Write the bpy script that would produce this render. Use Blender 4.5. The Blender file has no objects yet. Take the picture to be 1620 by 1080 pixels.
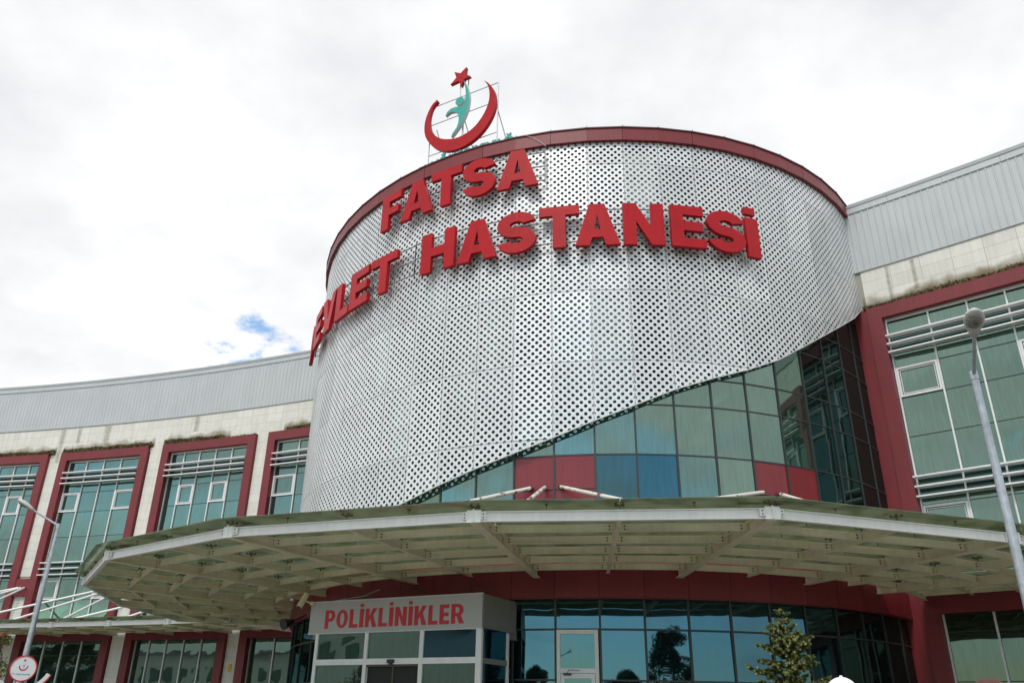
import bpy, bmesh, math, random
from math import sin, cos, tan, radians, pi, hypot, atan2, sqrt
from mathutils import Vector, Matrix, noise
from mathutils.geometry import tessellate_polygon
random.seed(7)
scn = bpy.context.scene
COL = scn.collection

# ------------------------------------------------------------------ camera
PITCH, ROLL, CAMH = radians(24.6), radians(0.9), 1.6
fw = Vector((0, cos(PITCH), sin(PITCH)))
rt0 = Vector((1, 0, 0)); up0 = rt0.cross(fw)
rt = cos(ROLL) * rt0 + sin(ROLL) * up0
up = -sin(ROLL) * rt0 + cos(ROLL) * up0
cd = bpy.data.cameras.new('camera'); cam = bpy.data.objects.new('camera', cd); COL.objects.link(cam)
cd.sensor_width = 36; cd.lens = 1290 / 1620 * 36; cd.clip_start = 0.1; cd.clip_end = 4000
m = Matrix((rt, up, -fw)).transposed().to_4x4(); m.translation = Vector((0, 0, CAMH)); cam.matrix_world = m
scn.camera = cam

# ------------------------------------------------------------------ world and sun
SUN_EL = radians(52); SUN_DIR = Vector((-0.42, -0.90, 0)).normalized()
w = bpy.data.worlds.new('World'); scn.world = w; w.use_nodes = True
nt = w.node_tree; nt.nodes.clear()
N = nt.nodes.new; L = nt.links.new
out = N('ShaderNodeOutputWorld'); bg = N('ShaderNodeBackground'); bg.inputs['Strength'].default_value = 0.1
sky = N('ShaderNodeTexSky'); sky.sky_type = 'NISHITA'; sky.sun_disc = False
sky.sun_elevation = SUN_EL; sky.sun_rotation = atan2(SUN_DIR.x, SUN_DIR.y)
sky.air_density = 1.3; sky.dust_density = 0.6; sky.ozone_density = 2.0
tc = N('ShaderNodeTexCoord'); sep = N('ShaderNodeSeparateXYZ'); L(tc.outputs['Generated'], sep.inputs[0])
def mth(op, a, b=None, c=None, clamp=False):
    n = N('ShaderNodeMath'); n.operation = op; n.use_clamp = clamp
    for i, v in enumerate((a, b, c)):
        if v is None: continue
        if isinstance(v, (int, float)): n.inputs[i].default_value = v
        else: L(v, n.inputs[i])
    return n.outputs[0]
zz = mth('ADD', mth('MAXIMUM', sep.outputs['Z'], 0.0), 0.22)
comb = N('ShaderNodeCombineXYZ'); L(mth('DIVIDE', sep.outputs['X'], zz), comb.inputs[0]); L(mth('DIVIDE', sep.outputs['Y'], zz), comb.inputs[1])
n1 = N('ShaderNodeTexNoise'); L(comb.outputs[0], n1.inputs['Vector']); n1.inputs['Scale'].default_value = 1.6; n1.inputs['Detail'].default_value = 9; n1.inputs['Roughness'].default_value = 0.58
n2 = N('ShaderNodeTexNoise'); L(comb.outputs[0], n2.inputs['Vector']); n2.inputs['Scale'].default_value = 2.6; n2.inputs['Detail'].default_value = 7; n2.inputs['Roughness'].default_value = 0.55
gap = N('ShaderNodeVectorMath'); gap.operation = 'DISTANCE'; L(tc.outputs['Generated'], gap.inputs[0]); gap.inputs[1].default_value = (-0.305, 0.873, 0.378)
n3 = N('ShaderNodeTexNoise'); L(comb.outputs[0], n3.inputs['Vector']); n3.inputs['Scale'].default_value = 9; n3.inputs['Detail'].default_value = 6; n3.inputs['Roughness'].default_value = 0.6
gapv = mth('MULTIPLY', mth('SUBTRACT', 1.0, mth('DIVIDE', gap.outputs["Value"], 0.115), clamp=True), mth('MULTIPLY', mth('SUBTRACT', n3.outputs['Fac'], 0.20), 2.15))
bias = mth('MULTIPLY', mth('ADD', mth('ADD', sep.outputs['Y'], mth('MULTIPLY', sep.outputs['Z'], 3.0)), -0.02), 0.26)
msk = mth('ADD', mth('ADD', n1.outputs['Fac'], bias), 0.0)
msk = mth('SUBTRACT', msk, gapv)
mr = N('ShaderNodeMapRange'); mr.interpolation_type = 'SMOOTHSTEP'; L(msk, mr.inputs['Value']); mr.inputs['From Min'].default_value = 0.36; mr.inputs['From Max'].default_value = 0.60
cr = N('ShaderNodeValToRGB'); L(n2.outputs['Fac'], cr.inputs['Fac'])
cr.color_ramp.elements[0].position = 0.36; cr.color_ramp.elements[0].color = (7.1, 7.22, 7.45, 1)
cr.color_ramp.elements[1].position = 0.60; cr.color_ramp.elements[1].color = (9.1, 9.1, 9.15, 1)
mix = N('ShaderNodeMix'); mix.data_type = 'RGBA'; L(mr.outputs[0], mix.inputs['Factor'])
skm = N('ShaderNodeMix'); skm.data_type = 'RGBA'; skm.blend_type = 'MULTIPLY'; skm.inputs['Factor'].default_value = 1
L(sky.outputs[0], skm.inputs[6]); skm.inputs[7].default_value = (1.75, 1.85, 1.85, 1)
L(skm.outputs[2], mix.inputs[6]); L(cr.outputs[0], mix.inputs[7])
L(mix.outputs[2], bg.inputs['Color']); L(bg.outputs[0], out.inputs[0])
sd = bpy.data.lights.new('sun', 'SUN'); so = bpy.data.objects.new('sun', sd); COL.objects.link(so)
sd.energy = 1.5; sd.angle = radians(11); sd.color = (1.0, 0.96, 0.90)
sv = Vector((SUN_DIR.x * cos(SUN_EL), SUN_DIR.y * cos(SUN_EL), sin(SUN_EL)))
so.rotation_euler = sv.to_track_quat('Z', 'Y').to_euler(); so.location = (0, -10, 40)
scn.view_settings.view_transform = 'Standard'; scn.view_settings.look = 'None'
scn.view_settings.exposure = 0.22; scn.view_settings.gamma = 1; scn.view_settings.use_curve_mapping = False

# ------------------------------------------------------------------ materials
MATS = {}
def mat(name, col, rough=0.6, metal=0.0, var=0.0, scale=3.0, bump=0.0, bscale=20.0, streak=0.0, objvar=0.0, spec=0.5, stretch=(1, 1, 1), col2=None, alpha=None):
    m = bpy.data.materials.new(name); m.use_nodes = True; t = m.node_tree; b = t.nodes['Principled BSDF']
    MATS[name] = m
    b.inputs['Roughness'].default_value = rough; b.inputs['Metallic'].default_value = metal
    b.inputs['Specular IOR Level'].default_value = spec
    b.inputs['Base Color'].default_value = (*col, 1)
    g = t.nodes.new('ShaderNodeNewGeometry')
    cur = None
    def noise_(sc, det, st, seed=0):
        mp = t.nodes.new('ShaderNodeMapping'); mp.inputs['Scale'].default_value = st; mp.inputs['Location'].default_value = (seed, seed * .7, 0)
        t.links.new(g.outputs['Position'], mp.inputs[0])
        n = t.nodes.new('ShaderNodeTexNoise'); n.inputs['Scale'].default_value = sc; n.inputs['Detail'].default_value = det
        t.links.new(mp.outputs[0], n.inputs['Vector']); return n.outputs['Fac']
    def mul(colsock, fac, lo, hi, f0=.3, f1=.7):
        r = t.nodes.new('ShaderNodeMapRange'); r.inputs['From Min'].default_value = f0; r.inputs['From Max'].default_value = f1
        r.inputs['To Min'].default_value = lo; r.inputs['To Max'].default_value = hi; t.links.new(fac, r.inputs['Value'])
        x = t.nodes.new('ShaderNodeMix'); x.data_type = 'RGBA'; x.blend_type = 'MULTIPLY'; x.inputs['Factor'].default_value = 1
        if isinstance(colsock, tuple): x.inputs[6].default_value = (*colsock, 1)
        else: t.links.new(colsock, x.inputs[6])
        t.links.new(r.outputs[0], x.inputs[7]); return x.outputs[2]
    cur = col
    if col2 is not None:
        x = t.nodes.new('ShaderNodeMix'); x.data_type = 'RGBA'
        r = t.nodes.new('ShaderNodeMapRange'); r.inputs['From Min'].default_value = .52; r.inputs['From Max'].default_value = .62
        t.links.new(noise_(scale * 2, 5, stretch, 11), r.inputs['Value']); t.links.new(r.outputs[0], x.inputs['Factor'])
        x.inputs[6].default_value = (*col, 1); x.inputs[7].default_value = (*col2, 1); cur = x.outputs[2]
    if var: cur = mul(cur, noise_(scale, 6, stretch), 1 - var, 1 + var)
    if streak: cur = mul(cur, noise_(9, 4, (1, 1, 0.06), 5), 1 - streak, 1 + streak * .6)
    if objvar:
        oi = t.nodes.new('ShaderNodeObjectInfo'); cur = mul(cur, oi.outputs['Random'], 1 - objvar, 1 + objvar, 0, 1)
    if not isinstance(cur, tuple): t.links.new(cur, b.inputs['Base Color'])
    if bump:
        bn = t.nodes.new('ShaderNodeBump'); bn.inputs['Strength'].default_value = 1; bn.inputs['Distance'].default_value = bump
        t.links.new(noise_(bscale, 3, (1, 1, 1), 3), bn.inputs['Height']); t.links.new(bn.outputs[0], b.inputs['Normal'])
    return m
alu = mat('brushed_aluminium', (0.70, 0.715, 0.735), 0.40, 0.32, var=.05, scale=1.5, bump=.012, bscale=.8, streak=.07, objvar=.09)
aluf = mat('aluminium_profile', (0.62, 0.63, 0.63), 0.5, 0.1, var=.08, streak=.06)
letter_red = mat('letter_red', (0.42, 0.009, 0.015), 0.42, 0, var=.10, scale=1.2, streak=.10, spec=.2)
red = mat('red_cladding', (0.185, 0.016, 0.022), 0.45, 0, var=.08, scale=.9, streak=.10, objvar=.05)
redpan = mat('red_infill', (0.20, 0.016, 0.022), 0.3, 0, var=.06, scale=2, streak=.10)
cream = mat('cream_stone', (0.72, 0.70, 0.645), 0.7, 0, var=.04, scale=2.2, streak=.08, objvar=.05, bump=.001, bscale=60)
creamback = mat('joint_grey', (0.36, 0.34, 0.30), 0.9, 0)
siding = mat('grey_siding', (0.50, 0.52, 0.535), 0.45, 0.1, var=.04, scale=.8, streak=.05, objvar=.02)
flash = mat('grey_flashing', (0.34, 0.37, 0.38), 0.5, 0.1, var=.05)
whitef = mat('white_frame', (0.78, 0.78, 0.79), 0.4, 0, var=.05, streak=.06)
louverm = mat('louver_white', (0.80, 0.80, 0.80), 0.38, 0.1, var=.05)
darkm = mat('dark_gasket', (0.03, 0.035, 0.035), 0.45, 0)
beamw = mat('white_steel', (0.83, 0.82, 0.80), 0.5, 0, var=.05, scale=1.4, streak=.06)
beamc = mat('cream_steel', (0.80, 0.735, 0.56), 0.55, 0, var=.08, scale=1.2, streak=.08)
boltm = mat('dark_bolt', (0.09, 0.08, 0.06), 0.6, 0.3)
spid = mat('oxidised_fitting', (0.17, 0.145, 0.085), 0.55, 0.4, var=.3, scale=30)
galv = mat('galvanised_steel', (0.42, 0.46, 0.50), 0.5, 0.5, var=.16, scale=9)
railm = mat('rail_steel', (0.17, 0.17, 0.165), 0.55, 0.3, var=.2, scale=8)
lampm = mat('lamp_grey', (0.50, 0.50, 0.49), 0.5, 0, var=.1, scale=8)
rodm = mat('rusty_white_tube', (0.72, 0.70, 0.66), 0.5, 0, var=.06, scale=6, col2=None)
signp = mat('silver_sign_panel', (0.42, 0.42, 0.42), 0.42, 0.15, var=.04, scale=1)
sigside = mat('grey_sign_side', (0.22, 0.22, 0.21), 0.5, 0.1, var=.05)
green = mat('turquoise_sign', (0.03, 0.36, 0.31), 0.4, 0, var=.06)
palem = mat('pale_return', (0.55, 0.58, 0.58), 0.5, 0)
asph = mat('asphalt_paving', (0.17, 0.165, 0.155), 0.9, 0, var=.25, scale=.5, bump=.01, bscale=40)
pavem = mat('pale_paving', (0.27, 0.255, 0.22), 0.85, 0, var=.15, scale=.7, bump=.004, bscale=30)
roofm = mat('roof_membrane', (0.25, 0.25, 0.25), 0.9, 0, var=.1)
bark = mat('bark', (0.12, 0.085, 0.06), 0.9, 0, var=.3, scale=20, bump=.01, bscale=60)
needle = mat('spruce_needles', (0.075, 0.082, 0.03), 0.6, 0, var=.35, scale=9)
needle2 = mat('spruce_tips', (0.22, 0.25, 0.06), 0.6, 0, var=.35, scale=9)
leafd = mat('dark_foliage', (0.05, 0.07, 0.035), 0.7, 0, var=.4, scale=1.5)
leafr = mat('reddish_leaves', (0.20, 0.07, 0.035), 0.6, 0, var=.4, scale=5)
leafg = mat('olive_leaves', (0.12, 0.13, 0.045), 0.6, 0, var=.4, scale=5)
mossm = mat('moss_and_grass', (0.17, 0.14, 0.065), 0.95, 0, var=.5, scale=4, col2=(0.06, 0.05, 0.03))
blackm = mat('black_plastic', (0.02, 0.02, 0.022), 0.4, 0)
beigem = mat('beige_plastic', (0.62, 0.57, 0.38), 0.5, 0, var=.05)
yellowm = mat('yellow_notice', (0.65, 0.42, 0.03), 0.5, 0)
skin = mat('skin', (0.50, 0.31, 0.22), 0.55, 0, var=.05)
hairm = mat('dark_hair', (0.03, 0.02, 0.015), 0.7, 0)
capw = mat('white_cotton', (0.82, 0.82, 0.82), 0.9, 0, bump=.002, bscale=80)
capb = mat('brown_wool', (0.10, 0.042, 0.03), 0.95, 0, var=.2, scale=60, bump=.006, bscale=120)
shirtm = mat('blue_shirt', (0.12, 0.17, 0.28), 0.9, 0)
coatm = mat('grey_coat', (0.10, 0.10, 0.11), 0.9, 0)
trouserm = mat('dark_trousers', (0.03, 0.03, 0.04), 0.9, 0)
whitew = mat('white_render', (0.60, 0.60, 0.58), 0.9, 0, var=.05)
pigeonm = mat('grey_feathers', (0.05, 0.05, 0.06), 0.7, 0)
signwhite = mat('white_sign_face', (0.78, 0.78, 0.80), 0.35, 0)
signred = mat('sign_red_print', (0.52, 0.02, 0.03), 0.4, 0)
signblue = mat('sign_blue_print', (0.08, 0.40, 0.55), 0.4, 0)
palepane = mat('pale_pane', (0.42, 0.48, 0.52), 0.35, 0, var=.05)  # for one window pane set paler than its neighbours
interior = mat('dark_interior', (0.02, 0.022, 0.02), 0.8, 0)

def glassmat(name, body, tint, fac, rough=.02, wav=.0035, streak=.25, dirt=0.5):
    m = bpy.data.materials.new(name); m.use_nodes = True; t = m.node_tree; t.nodes.clear()
    n = t.nodes.new; l = t.links.new
    o = n('ShaderNodeOutputMaterial'); d = n('ShaderNodeBsdfDiffuse'); g = n('ShaderNodeBsdfGlossy'); mx = n('ShaderNodeMixShader')
    g.inputs['Roughness'].default_value = rough; g.inputs['Color'].default_value = (*tint, 1)
    geo = n('ShaderNodeNewGeometry'); mp = n('ShaderNodeMapping'); mp.inputs['Scale'].default_value = (1, 1, .05); l(geo.outputs['Position'], mp.inputs[0])
    ns = n('ShaderNodeTexNoise'); ns.inputs['Scale'].default_value = 24; ns.inputs['Detail'].default_value = 5; l(mp.outputs[0], ns.inputs['Vector'])
    r = n('ShaderNodeMapRange'); r.inputs['From Min'].default_value = .3; r.inputs['From Max'].default_value = .7; r.inputs['To Min'].default_value = 1 - streak; r.inputs['To Max'].default_value = 1 + streak; l(ns.outputs['Fac'], r.inputs['Value'])
    oi = n('ShaderNodeObjectInfo'); r2 = n('ShaderNodeMapRange'); r2.inputs['To Min'].default_value = .88; r2.inputs['To Max'].default_value = 1.12; l(oi.outputs['Random'], r2.inputs['Value'])
    mu = n('ShaderNodeMath'); mu.operation = 'MULTIPLY'; l(r.outputs[0], mu.inputs[0]); l(r2.outputs[0], mu.inputs[1])
    c = n('ShaderNodeMix'); c.data_type = 'RGBA'; c.blend_type = 'MULTIPLY'; c.inputs['Factor'].default_value = 1; c.inputs[6].default_value = (*body, 1); l(mu.outputs[0], c.inputs[7]); l(c.outputs[2], d.inputs['Color'])
    c2 = n('ShaderNodeMix'); c2.data_type = 'RGBA'; c2.blend_type = 'MULTIPLY'; c2.inputs['Factor'].default_value = .35; c2.inputs[6].default_value = (*tint, 1); l(mu.outputs[0], c2.inputs[7]); l(c2.outputs[2], g.inputs['Color'])
    b = n('ShaderNodeBump'); b.inputs['Distance'].default_value = wav; b.inputs['Strength'].default_value = 1
    nb = n('ShaderNodeTexNoise'); nb.inputs['Scale'].default_value = 1.1; nb.inputs['Detail'].default_value = 1; l(geo.outputs['Position'], nb.inputs['Vector']); l(nb.outputs['Fac'], b.inputs['Height']); l(b.outputs[0], g.inputs['Normal'])
    fr = n('ShaderNodeLayerWeight'); fr.inputs['Blend'].default_value = .25
    ma = n('ShaderNodeMath'); ma.operation = 'MULTIPLY_ADD'; l(fr.outputs['Fresnel'], ma.inputs[0]); ma.inputs[1].default_value = 0.9; ma.inputs[2].default_value = fac; ma.use_clamp = True
    l(ma.outputs[0], mx.inputs[0]); l(d.outputs[0], mx.inputs[1]); l(g.outputs[0], mx.inputs[2]); l(mx.outputs[0], o.inputs[0])
    MATS[name] = m; return m
teal = glassmat('teal_coated_glass', (0.026, 0.046, 0.036), (0.29, 0.43, 0.365), .48)
blueg = glassmat('blue_coated_glass', (0.010, 0.040, 0.060), (0.10, 0.20, 0.22), .48)
groundg = glassmat('entrance_glass', (0.006, 0.014, 0.014), (0.085, 0.185, 0.235), .55, streak=.1)
darkg = glassmat('shadowed_glass', (0.009, 0.015, 0.013), (0.15, 0.21, 0.195), .36)  # darker copy of the teal glass; shade and dim reflections put into its colour
shadeg = glassmat('louver_shade_glass', (0.008, 0.016, 0.014), (0.16, 0.27, 0.25), .30, streak=.1)  # window glass behind the louvers; their shade and reflection painted in as darker colour
# canopy glass: dirty, greenish, lets light through
cg = bpy.data.materials.new('canopy_glass'); cg.use_nodes = True; t = cg.node_tree; t.nodes.clear(); n = t.nodes.new; l = t.links.new
o = n('ShaderNodeOutputMaterial'); tr = n('ShaderNodeBsdfTransparent'); tr.inputs[0].default_value = (0.70, 0.74, 0.66, 1)
tl = n('ShaderNodeBsdfTranslucent'); df = n('ShaderNodeBsdfDiffuse'); gl = n('ShaderNodeBsdfGlossy'); gl.inputs['Roughness'].default_value = .05; gl.inputs[0].default_value = (.7, .85, .75, 1)
geo = n('ShaderNodeNewGeometry'); ns = n('ShaderNodeTexNoise'); ns.inputs['Scale'].default_value = 2.2; ns.inputs['Detail'].default_value = 7; l(geo.outputs['Position'], ns.inputs['Vector'])
crp = n('ShaderNodeValToRGB'); l(ns.outputs['Fac'], crp.inputs[0]); crp.color_ramp.elements[0].position = .35; crp.color_ramp.elements[0].color = (.30, .33, .22, 1); crp.color_ramp.elements[1].position = .65; crp.color_ramp.elements[1].color = (.56, .60, .46, 1)
l(crp.outputs[0], tl.inputs[0]); l(crp.outputs[0], df.inputs[0])
a1 = n('ShaderNodeMixShader'); a1.inputs[0].default_value = .28; l(tl.outputs[0], a1.inputs[1]); l(df.outputs[0], a1.inputs[2])
a2 = n('ShaderNodeMixShader'); rr = n('ShaderNodeMapRange'); rr.inputs['From Min'].default_value = .35; rr.inputs['From Max'].default_value = .65; rr.inputs['To Min'].default_value = .85; rr.inputs['To Max'].default_value = .62; l(ns.outputs['Fac'], rr.inputs['Value']); l(rr.outputs[0], a2.inputs[0]); l(tr.outputs[0], a2.inputs[1]); l(a1.outputs[0], a2.inputs[2])
a3 = n('ShaderNodeMixShader'); fr = n('ShaderNodeFresnel'); fr.inputs[0].default_value = 1.45; l(fr.outputs[0], a3.inputs[0]); l(a2.outputs[0], a3.inputs[1]); l(gl.outputs[0], a3.inputs[2]); l(a3.outputs[0], o.inputs[0])
MATS['canopy_glass'] = cg
# rust patches on the tubes
t = rodm.node_tree; b = t.nodes['Principled BSDF']; g_ = t.nodes.new('ShaderNodeNewGeometry'); nn = t.nodes.new('ShaderNodeTexNoise'); nn.inputs['Scale'].default_value = 4.5; nn.inputs['Detail'].default_value = 8; t.links.new(g_.outputs['Position'], nn.inputs['Vector'])
rp = t.nodes.new('ShaderNodeValToRGB'); t.links.new(nn.outputs['Fac'], rp.inputs[0]); rp.color_ramp.elements[0].position = .565; rp.color_ramp.elements[0].color = (.70, .68, .64, 1); rp.color_ramp.elements[1].position = .64; rp.color_ramp.elements[1].color = (.20, .07, .03, 1)
t.links.new(rp.outputs[0], b.inputs['Base Color'])

# ------------------------------------------------------------------ object helpers
WP = {}
def root(name, loc, label, cat, group=None, kind=None):
    o = bpy.data.objects.new(name, None); o.empty_display_size = .3; COL.objects.link(o); o.location = loc; WP[o] = Vector(loc)
    o['label'] = label; o['category'] = cat
    if group: o['group'] = group
    if kind: o['kind'] = kind
    return o
def link(name, me, parent=None, world=Matrix.Identity(4), label=None, kind=None):
    o = bpy.data.objects.new(name, me); COL.objects.link(o)
    if parent is not None:
        o.parent = parent; base = WP[parent]; mm = Matrix.Translation(-base) @ world
    else: mm = world
    o.matrix_basis = mm; WP[o] = Vector((0, 0, 0)) if parent is None else Vector((0, 0, 0))
    # sub-part children are placed relative to this object only when it has an identity world matrix
    if label: o['label'] = label
    if kind: o['kind'] = kind
    return o
def tagit(o, label, cat, group=None, kind=None):
    o['label'] = label; o['category'] = cat
    if group: o['group'] = group
    if kind: o['kind'] = kind
    return o
class MB:
    def __init__(s): s.v = []; s.f = []; s.mi = []; s.mats = []; s.cur = 0
    def use(s, m):
        if m not in s.mats: s.mats.append(m)
        s.cur = s.mats.index(m); return s
    def add(s, vs, fs):
        n0 = len(s.v); s.v += [tuple(p) for p in vs]
        for f in fs: s.f.append(tuple(n0 + i for i in f)); s.mi.append(s.cur)
    def hexa(s, p):  # p: 8 points, 0-3 one face, 4-7 the opposite
        s.add(p, [(0, 3, 2, 1), (4, 5, 6, 7), (0, 1, 5, 4), (1, 2, 6, 5), (2, 3, 7, 6), (3, 0, 4, 7)])
    def box(s, x0, x1, y0, y1, z0, z1):
        s.hexa([(x0, y0, z0), (x1, y0, z0), (x1, y1, z0), (x0, y1, z0), (x0, y0, z1), (x1, y0, z1), (x1, y1, z1), (x0, y1, z1)])
    def beam(s, a, b, w_, h, upv=Vector((0, 0, 1)), dz=0.0):
        a = Vector(a); b = Vector(b); d = (b - a).normalized(); sx = d.cross(upv).normalized() * w_ / 2; uz = sx.cross(d).normalized() * (h / 2)
        a = a + Vector((0, 0, dz)); b = b + Vector((0, 0, dz))
        s.hexa([a - sx - uz, a + sx - uz, a + sx + uz, a - sx + uz, b - sx - uz, b + sx - uz, b + sx + uz, b - sx + uz])
    def tube(s, a, b, r0, r1=None, n=10):
        a = Vector(a); b = Vector(b); r1 = r0 if r1 is None else r1; d = (b - a).normalized()
        x = d.orthogonal().normalized(); y = d.cross(x); vs = []
        for p, r in ((a, r0), (b, r1)):
            for i in range(n): vs.append(p + x * r * cos(2 * pi * i / n) + y * r * sin(2 * pi * i / n))
        s.add(vs, [(i, (i + 1) % n, n + (i + 1) % n, n + i) for i in range(n)] + [tuple(range(n))[::-1], tuple(range(n, 2 * n))])
    def mesh(s, name, mat_=None, smooth=False):
        me = bpy.data.meshes.new(name); me.from_pydata(s.v, [], s.f)
        ms = s.mats or [mat_]
        for q in ms: me.materials.append(q)
        if s.mats: me.polygons.foreach_set('material_index', s.mi)
        if smooth: me.polygons.foreach_set('use_smooth', [True] * len(s.f))
        bm = bmesh.new(); bm.from_mesh(me); bmesh.ops.recalc_face_normals(bm, faces=bm.faces); bm.to_mesh(me); bm.free()
        return me
    def build(s, name, mat_=None, parent=None, label=None, kind=None, smooth=False):
        return link(name, s.mesh(name, mat_, smooth), parent, label=label, kind=kind)
def prism(mb, loops, fr, depth, side=None):
    """loops: list of 2-D outlines (first outer, then holes); fr(u,v,d) -> world point"""
    tris = tessellate_polygon([[Vector((x, y, 0)) for x, y in lp] for lp in loops])
    flat = [p for lp in loops for p in lp]; n = len(flat)
    face_cur = mb.cur
    mb.add([fr(x, y, depth) for x, y in flat] + [fr(x, y, 0) for x, y in flat], [tuple(t) for t in tris] + [tuple(n + i for i in t[::-1]) for t in tris])
    if side is not None: mb.use(side)
    k = 0
    for lp in loops:
        vs = [fr(x, y, depth) for x, y in lp] + [fr(x, y, 0) for x, y in lp]; c = len(lp)
        mb.add(vs, [(i, (i + 1) % c, c + (i + 1) % c, c + i) for i in range(c)])
    mb.cur = face_cur

# ------------------------------------------------------------------ plan geometry
AX, AY, AXR, ASP, TH0, DTH = 3.4334, 36.0943, 0.549, 1.0595, -37.111, 5.783
def DR(k, r, z):
    a = radians(TH0 + k * DTH); u = r * sin(a); v = -r * ASP * cos(a)
    return Vector((AX + u * cos(AXR) - v * sin(AXR), AY + u * sin(AXR) + v * cos(AXR), z))
WR, WCX, WCY = 109.8, -55.8, -57.3
def WG(s, off, z):
    b = s / WR; r = WR - off; return Vector((WCX + r * sin(b), WCY + r * cos(b), z))
def dbox(mb, k0, k1, r0, r1, z0, z1, z0b=None, z1b=None):
    z0b = z0 if z0b is None else z0b; z1b = z1 if z1b is None else z1b
    mb.hexa([DR(k0, r1, z0), DR(k1, r1, z0b), DR(k1, r0, z0b), DR(k0, r0, z0), DR(k0, r1, z1), DR(k1, r1, z1b), DR(k1, r0, z1b), DR(k0, r0, z1)])
def wbox(mb, s0, s1, o0, o1, z0, z1):
    mb.hexa([WG(s0, o0, z0), WG(s1, o0, z0), WG(s1, o1, z0), WG(s0, o1, z0), WG(s0, o0, z1), WG(s1, o0, z1), WG(s1, o1, z1), WG(s0, o1, z1)])
def wrib(mb, s0, s1, o0, o1, z0, z1, step=1.3):
    n_ = max(1, int(math.ceil((s1 - s0) / step)))
    for i in range(n_): wbox(mb, s0 + (s1 - s0) * i / n_, s0 + (s1 - s0) * (i + 1) / n_, o0, o1, z0, z1)

# ------------------------------------------------------------------ ground
g = MB(); g.add([(-1500, -1500, 0), (1500, -1500, 0), (1500, 1500, 0), (-1500, 1500, 0)], [(0, 1, 2, 3)])
gr = g.build('ground', asph); gr['kind'] = 'structure'; gr['label'] = 'grey asphalt forecourt in front of the building'
g = MB()
pts = [DR(k, 19.5, 0.12) for k in range(-14, 12)]; 
base = [Vector((p.x, p.y, 0)) for p in pts]; inn = [DR(k, 10, .12) for k in range(-14, 12)]; n_ = len(pts)
g.add(pts + base + inn, [(i, i + 1, 2 * n_ + i + 1, 2 * n_ + i) for i in range(n_ - 1)] + [(i, i + 1, n_ + i + 1, n_ + i) for i in range(n_ - 1)])
pv = g.build('pavement', pavem); pv['kind'] = 'structure'; pv['label'] = 'pale paved apron under the entrance canopy'

# ------------------------------------------------------------------ drum (rotunda)
drum = root('rotunda_building', (AX, AY, 0), 'drum-shaped entrance tower wrapped in perforated aluminium above teal glass', 'building')
RS, RG, RT = 12.257, 12.02, 12.39
ZT = [20.105, 19.17, 16.681, 14.192, 11.703, 9.214, 6.725, 4.236]
EDGE = [(-16, 6.0), (-10, 6.05), (-9, 6.4), (-8, 6.75), (-7, 7.05), (-6, 7.38), (-5, 7.70), (-4, 8.07), (-3, 8.45), (-2, 8.83), (-1, 9.25), (0, 9.74), (1, 10.23), (2, 10.77), (3, 11.22), (4, 11.65), (5, 12.19), (6, 12.93), (7, 13.68), (8, 14.42), (9, 15.15), (10, 16.0), (11, 16.9)]
def edge(k):
    for (a, za), (b, zb) in zip(EDGE, EDGE[1:]):
        if a <= k <= b: return za + (zb - za) * (k - a) / (b - a)
    return EDGE[-1][1]
# flat perforated sheet, PW wide, PH tall, 20 hole rows
PW, PH, PT = 1.24, 2.489, 0.022
def perf_bm(h=PH, cut=None, topcut=False):
    bm = bmesh.new(); px = PW / 5; qz = PH / 20; r = 0.058
    vd = {}
    def V(x, z):
        key = (round(x, 4), round(z, 4))
        if key not in vd: vd[key] = bm.verts.new((x, 0, z))
        return vd[key]
    holes = []
    for row in range(0, 21):
        for i in range(0, 6):
            cx = i * px + (px / 2 if row % 2 else 0); cz = row * qz
            if cx > PW + 1e-6: continue
            holes.append((cx, cz))
    for cx, cz in holes:
        oc = [V(cx + px / 2, cz), V(cx + px / 4, cz + qz / 2), V(cx, cz + qz), V(cx - px / 4, cz + qz / 2), V(cx - px / 2, cz), V(cx - px / 4, cz - qz / 2), V(cx, cz - qz), V(cx + px / 4, cz - qz / 2)]
        ic = [bm.verts.new((cx + r * cos(pi / 4 * j), 0, cz + r * sin(pi / 4 * j))) for j in range(8)]
        for j in range(8):
            try: bm.faces.new((oc[j], oc[(j + 1) % 8], ic[(j + 1) % 8], ic[j]))
            except ValueError: pass
    def bis(co, no):
        geom = bm.verts[:] + bm.edges[:] + bm.faces[:]
        bmesh.ops.bisect_plane(bm, geom=geom, dist=1e-5, plane_co=co, plane_no=no, clear_outer=True)
    gp = 0.009
    bis((gp, 0, 0), (-1, 0, 0)); bis((PW - gp, 0, 0), (1, 0, 0)); bis((0, 0, gp), (0, 0, -1)); bis((0, 0, h - gp), (0, 0, 1))
    if cut:
        z0, z1 = cut; d = Vector((PW, 0, z1 - z0)); nrm = Vector((d.z, 0, -d.x))
        bis((0, 0, z0), nrm)
    if bm.faces:
        bmesh.ops.recalc_face_normals(bm, faces=bm.faces)
        ret = bmesh.ops.extrude_face_region(bm, geom=bm.faces[:])
        # inner side walls of the holes come from the boundary edges of the region
        bmesh.ops.translate(bm, vec=(0, PT, 0), verts=[e for e in ret['geom'] if isinstance(e, bmesh.types.BMVert)])
        bmesh.ops.recalc_face_normals(bm, faces=bm.faces)
    return bm
def to_mesh(bm, name, mt):
    me = bpy.data.meshes.new(name); bm.to_mesh(me); bm.free(); me.materials.append(mt); return me
full = to_mesh(perf_bm(), 'perforated_panel', alu)
topm = to_mesh(perf_bm(h=20.105 - 19.17), 'perforated_panel', alu)
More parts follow.
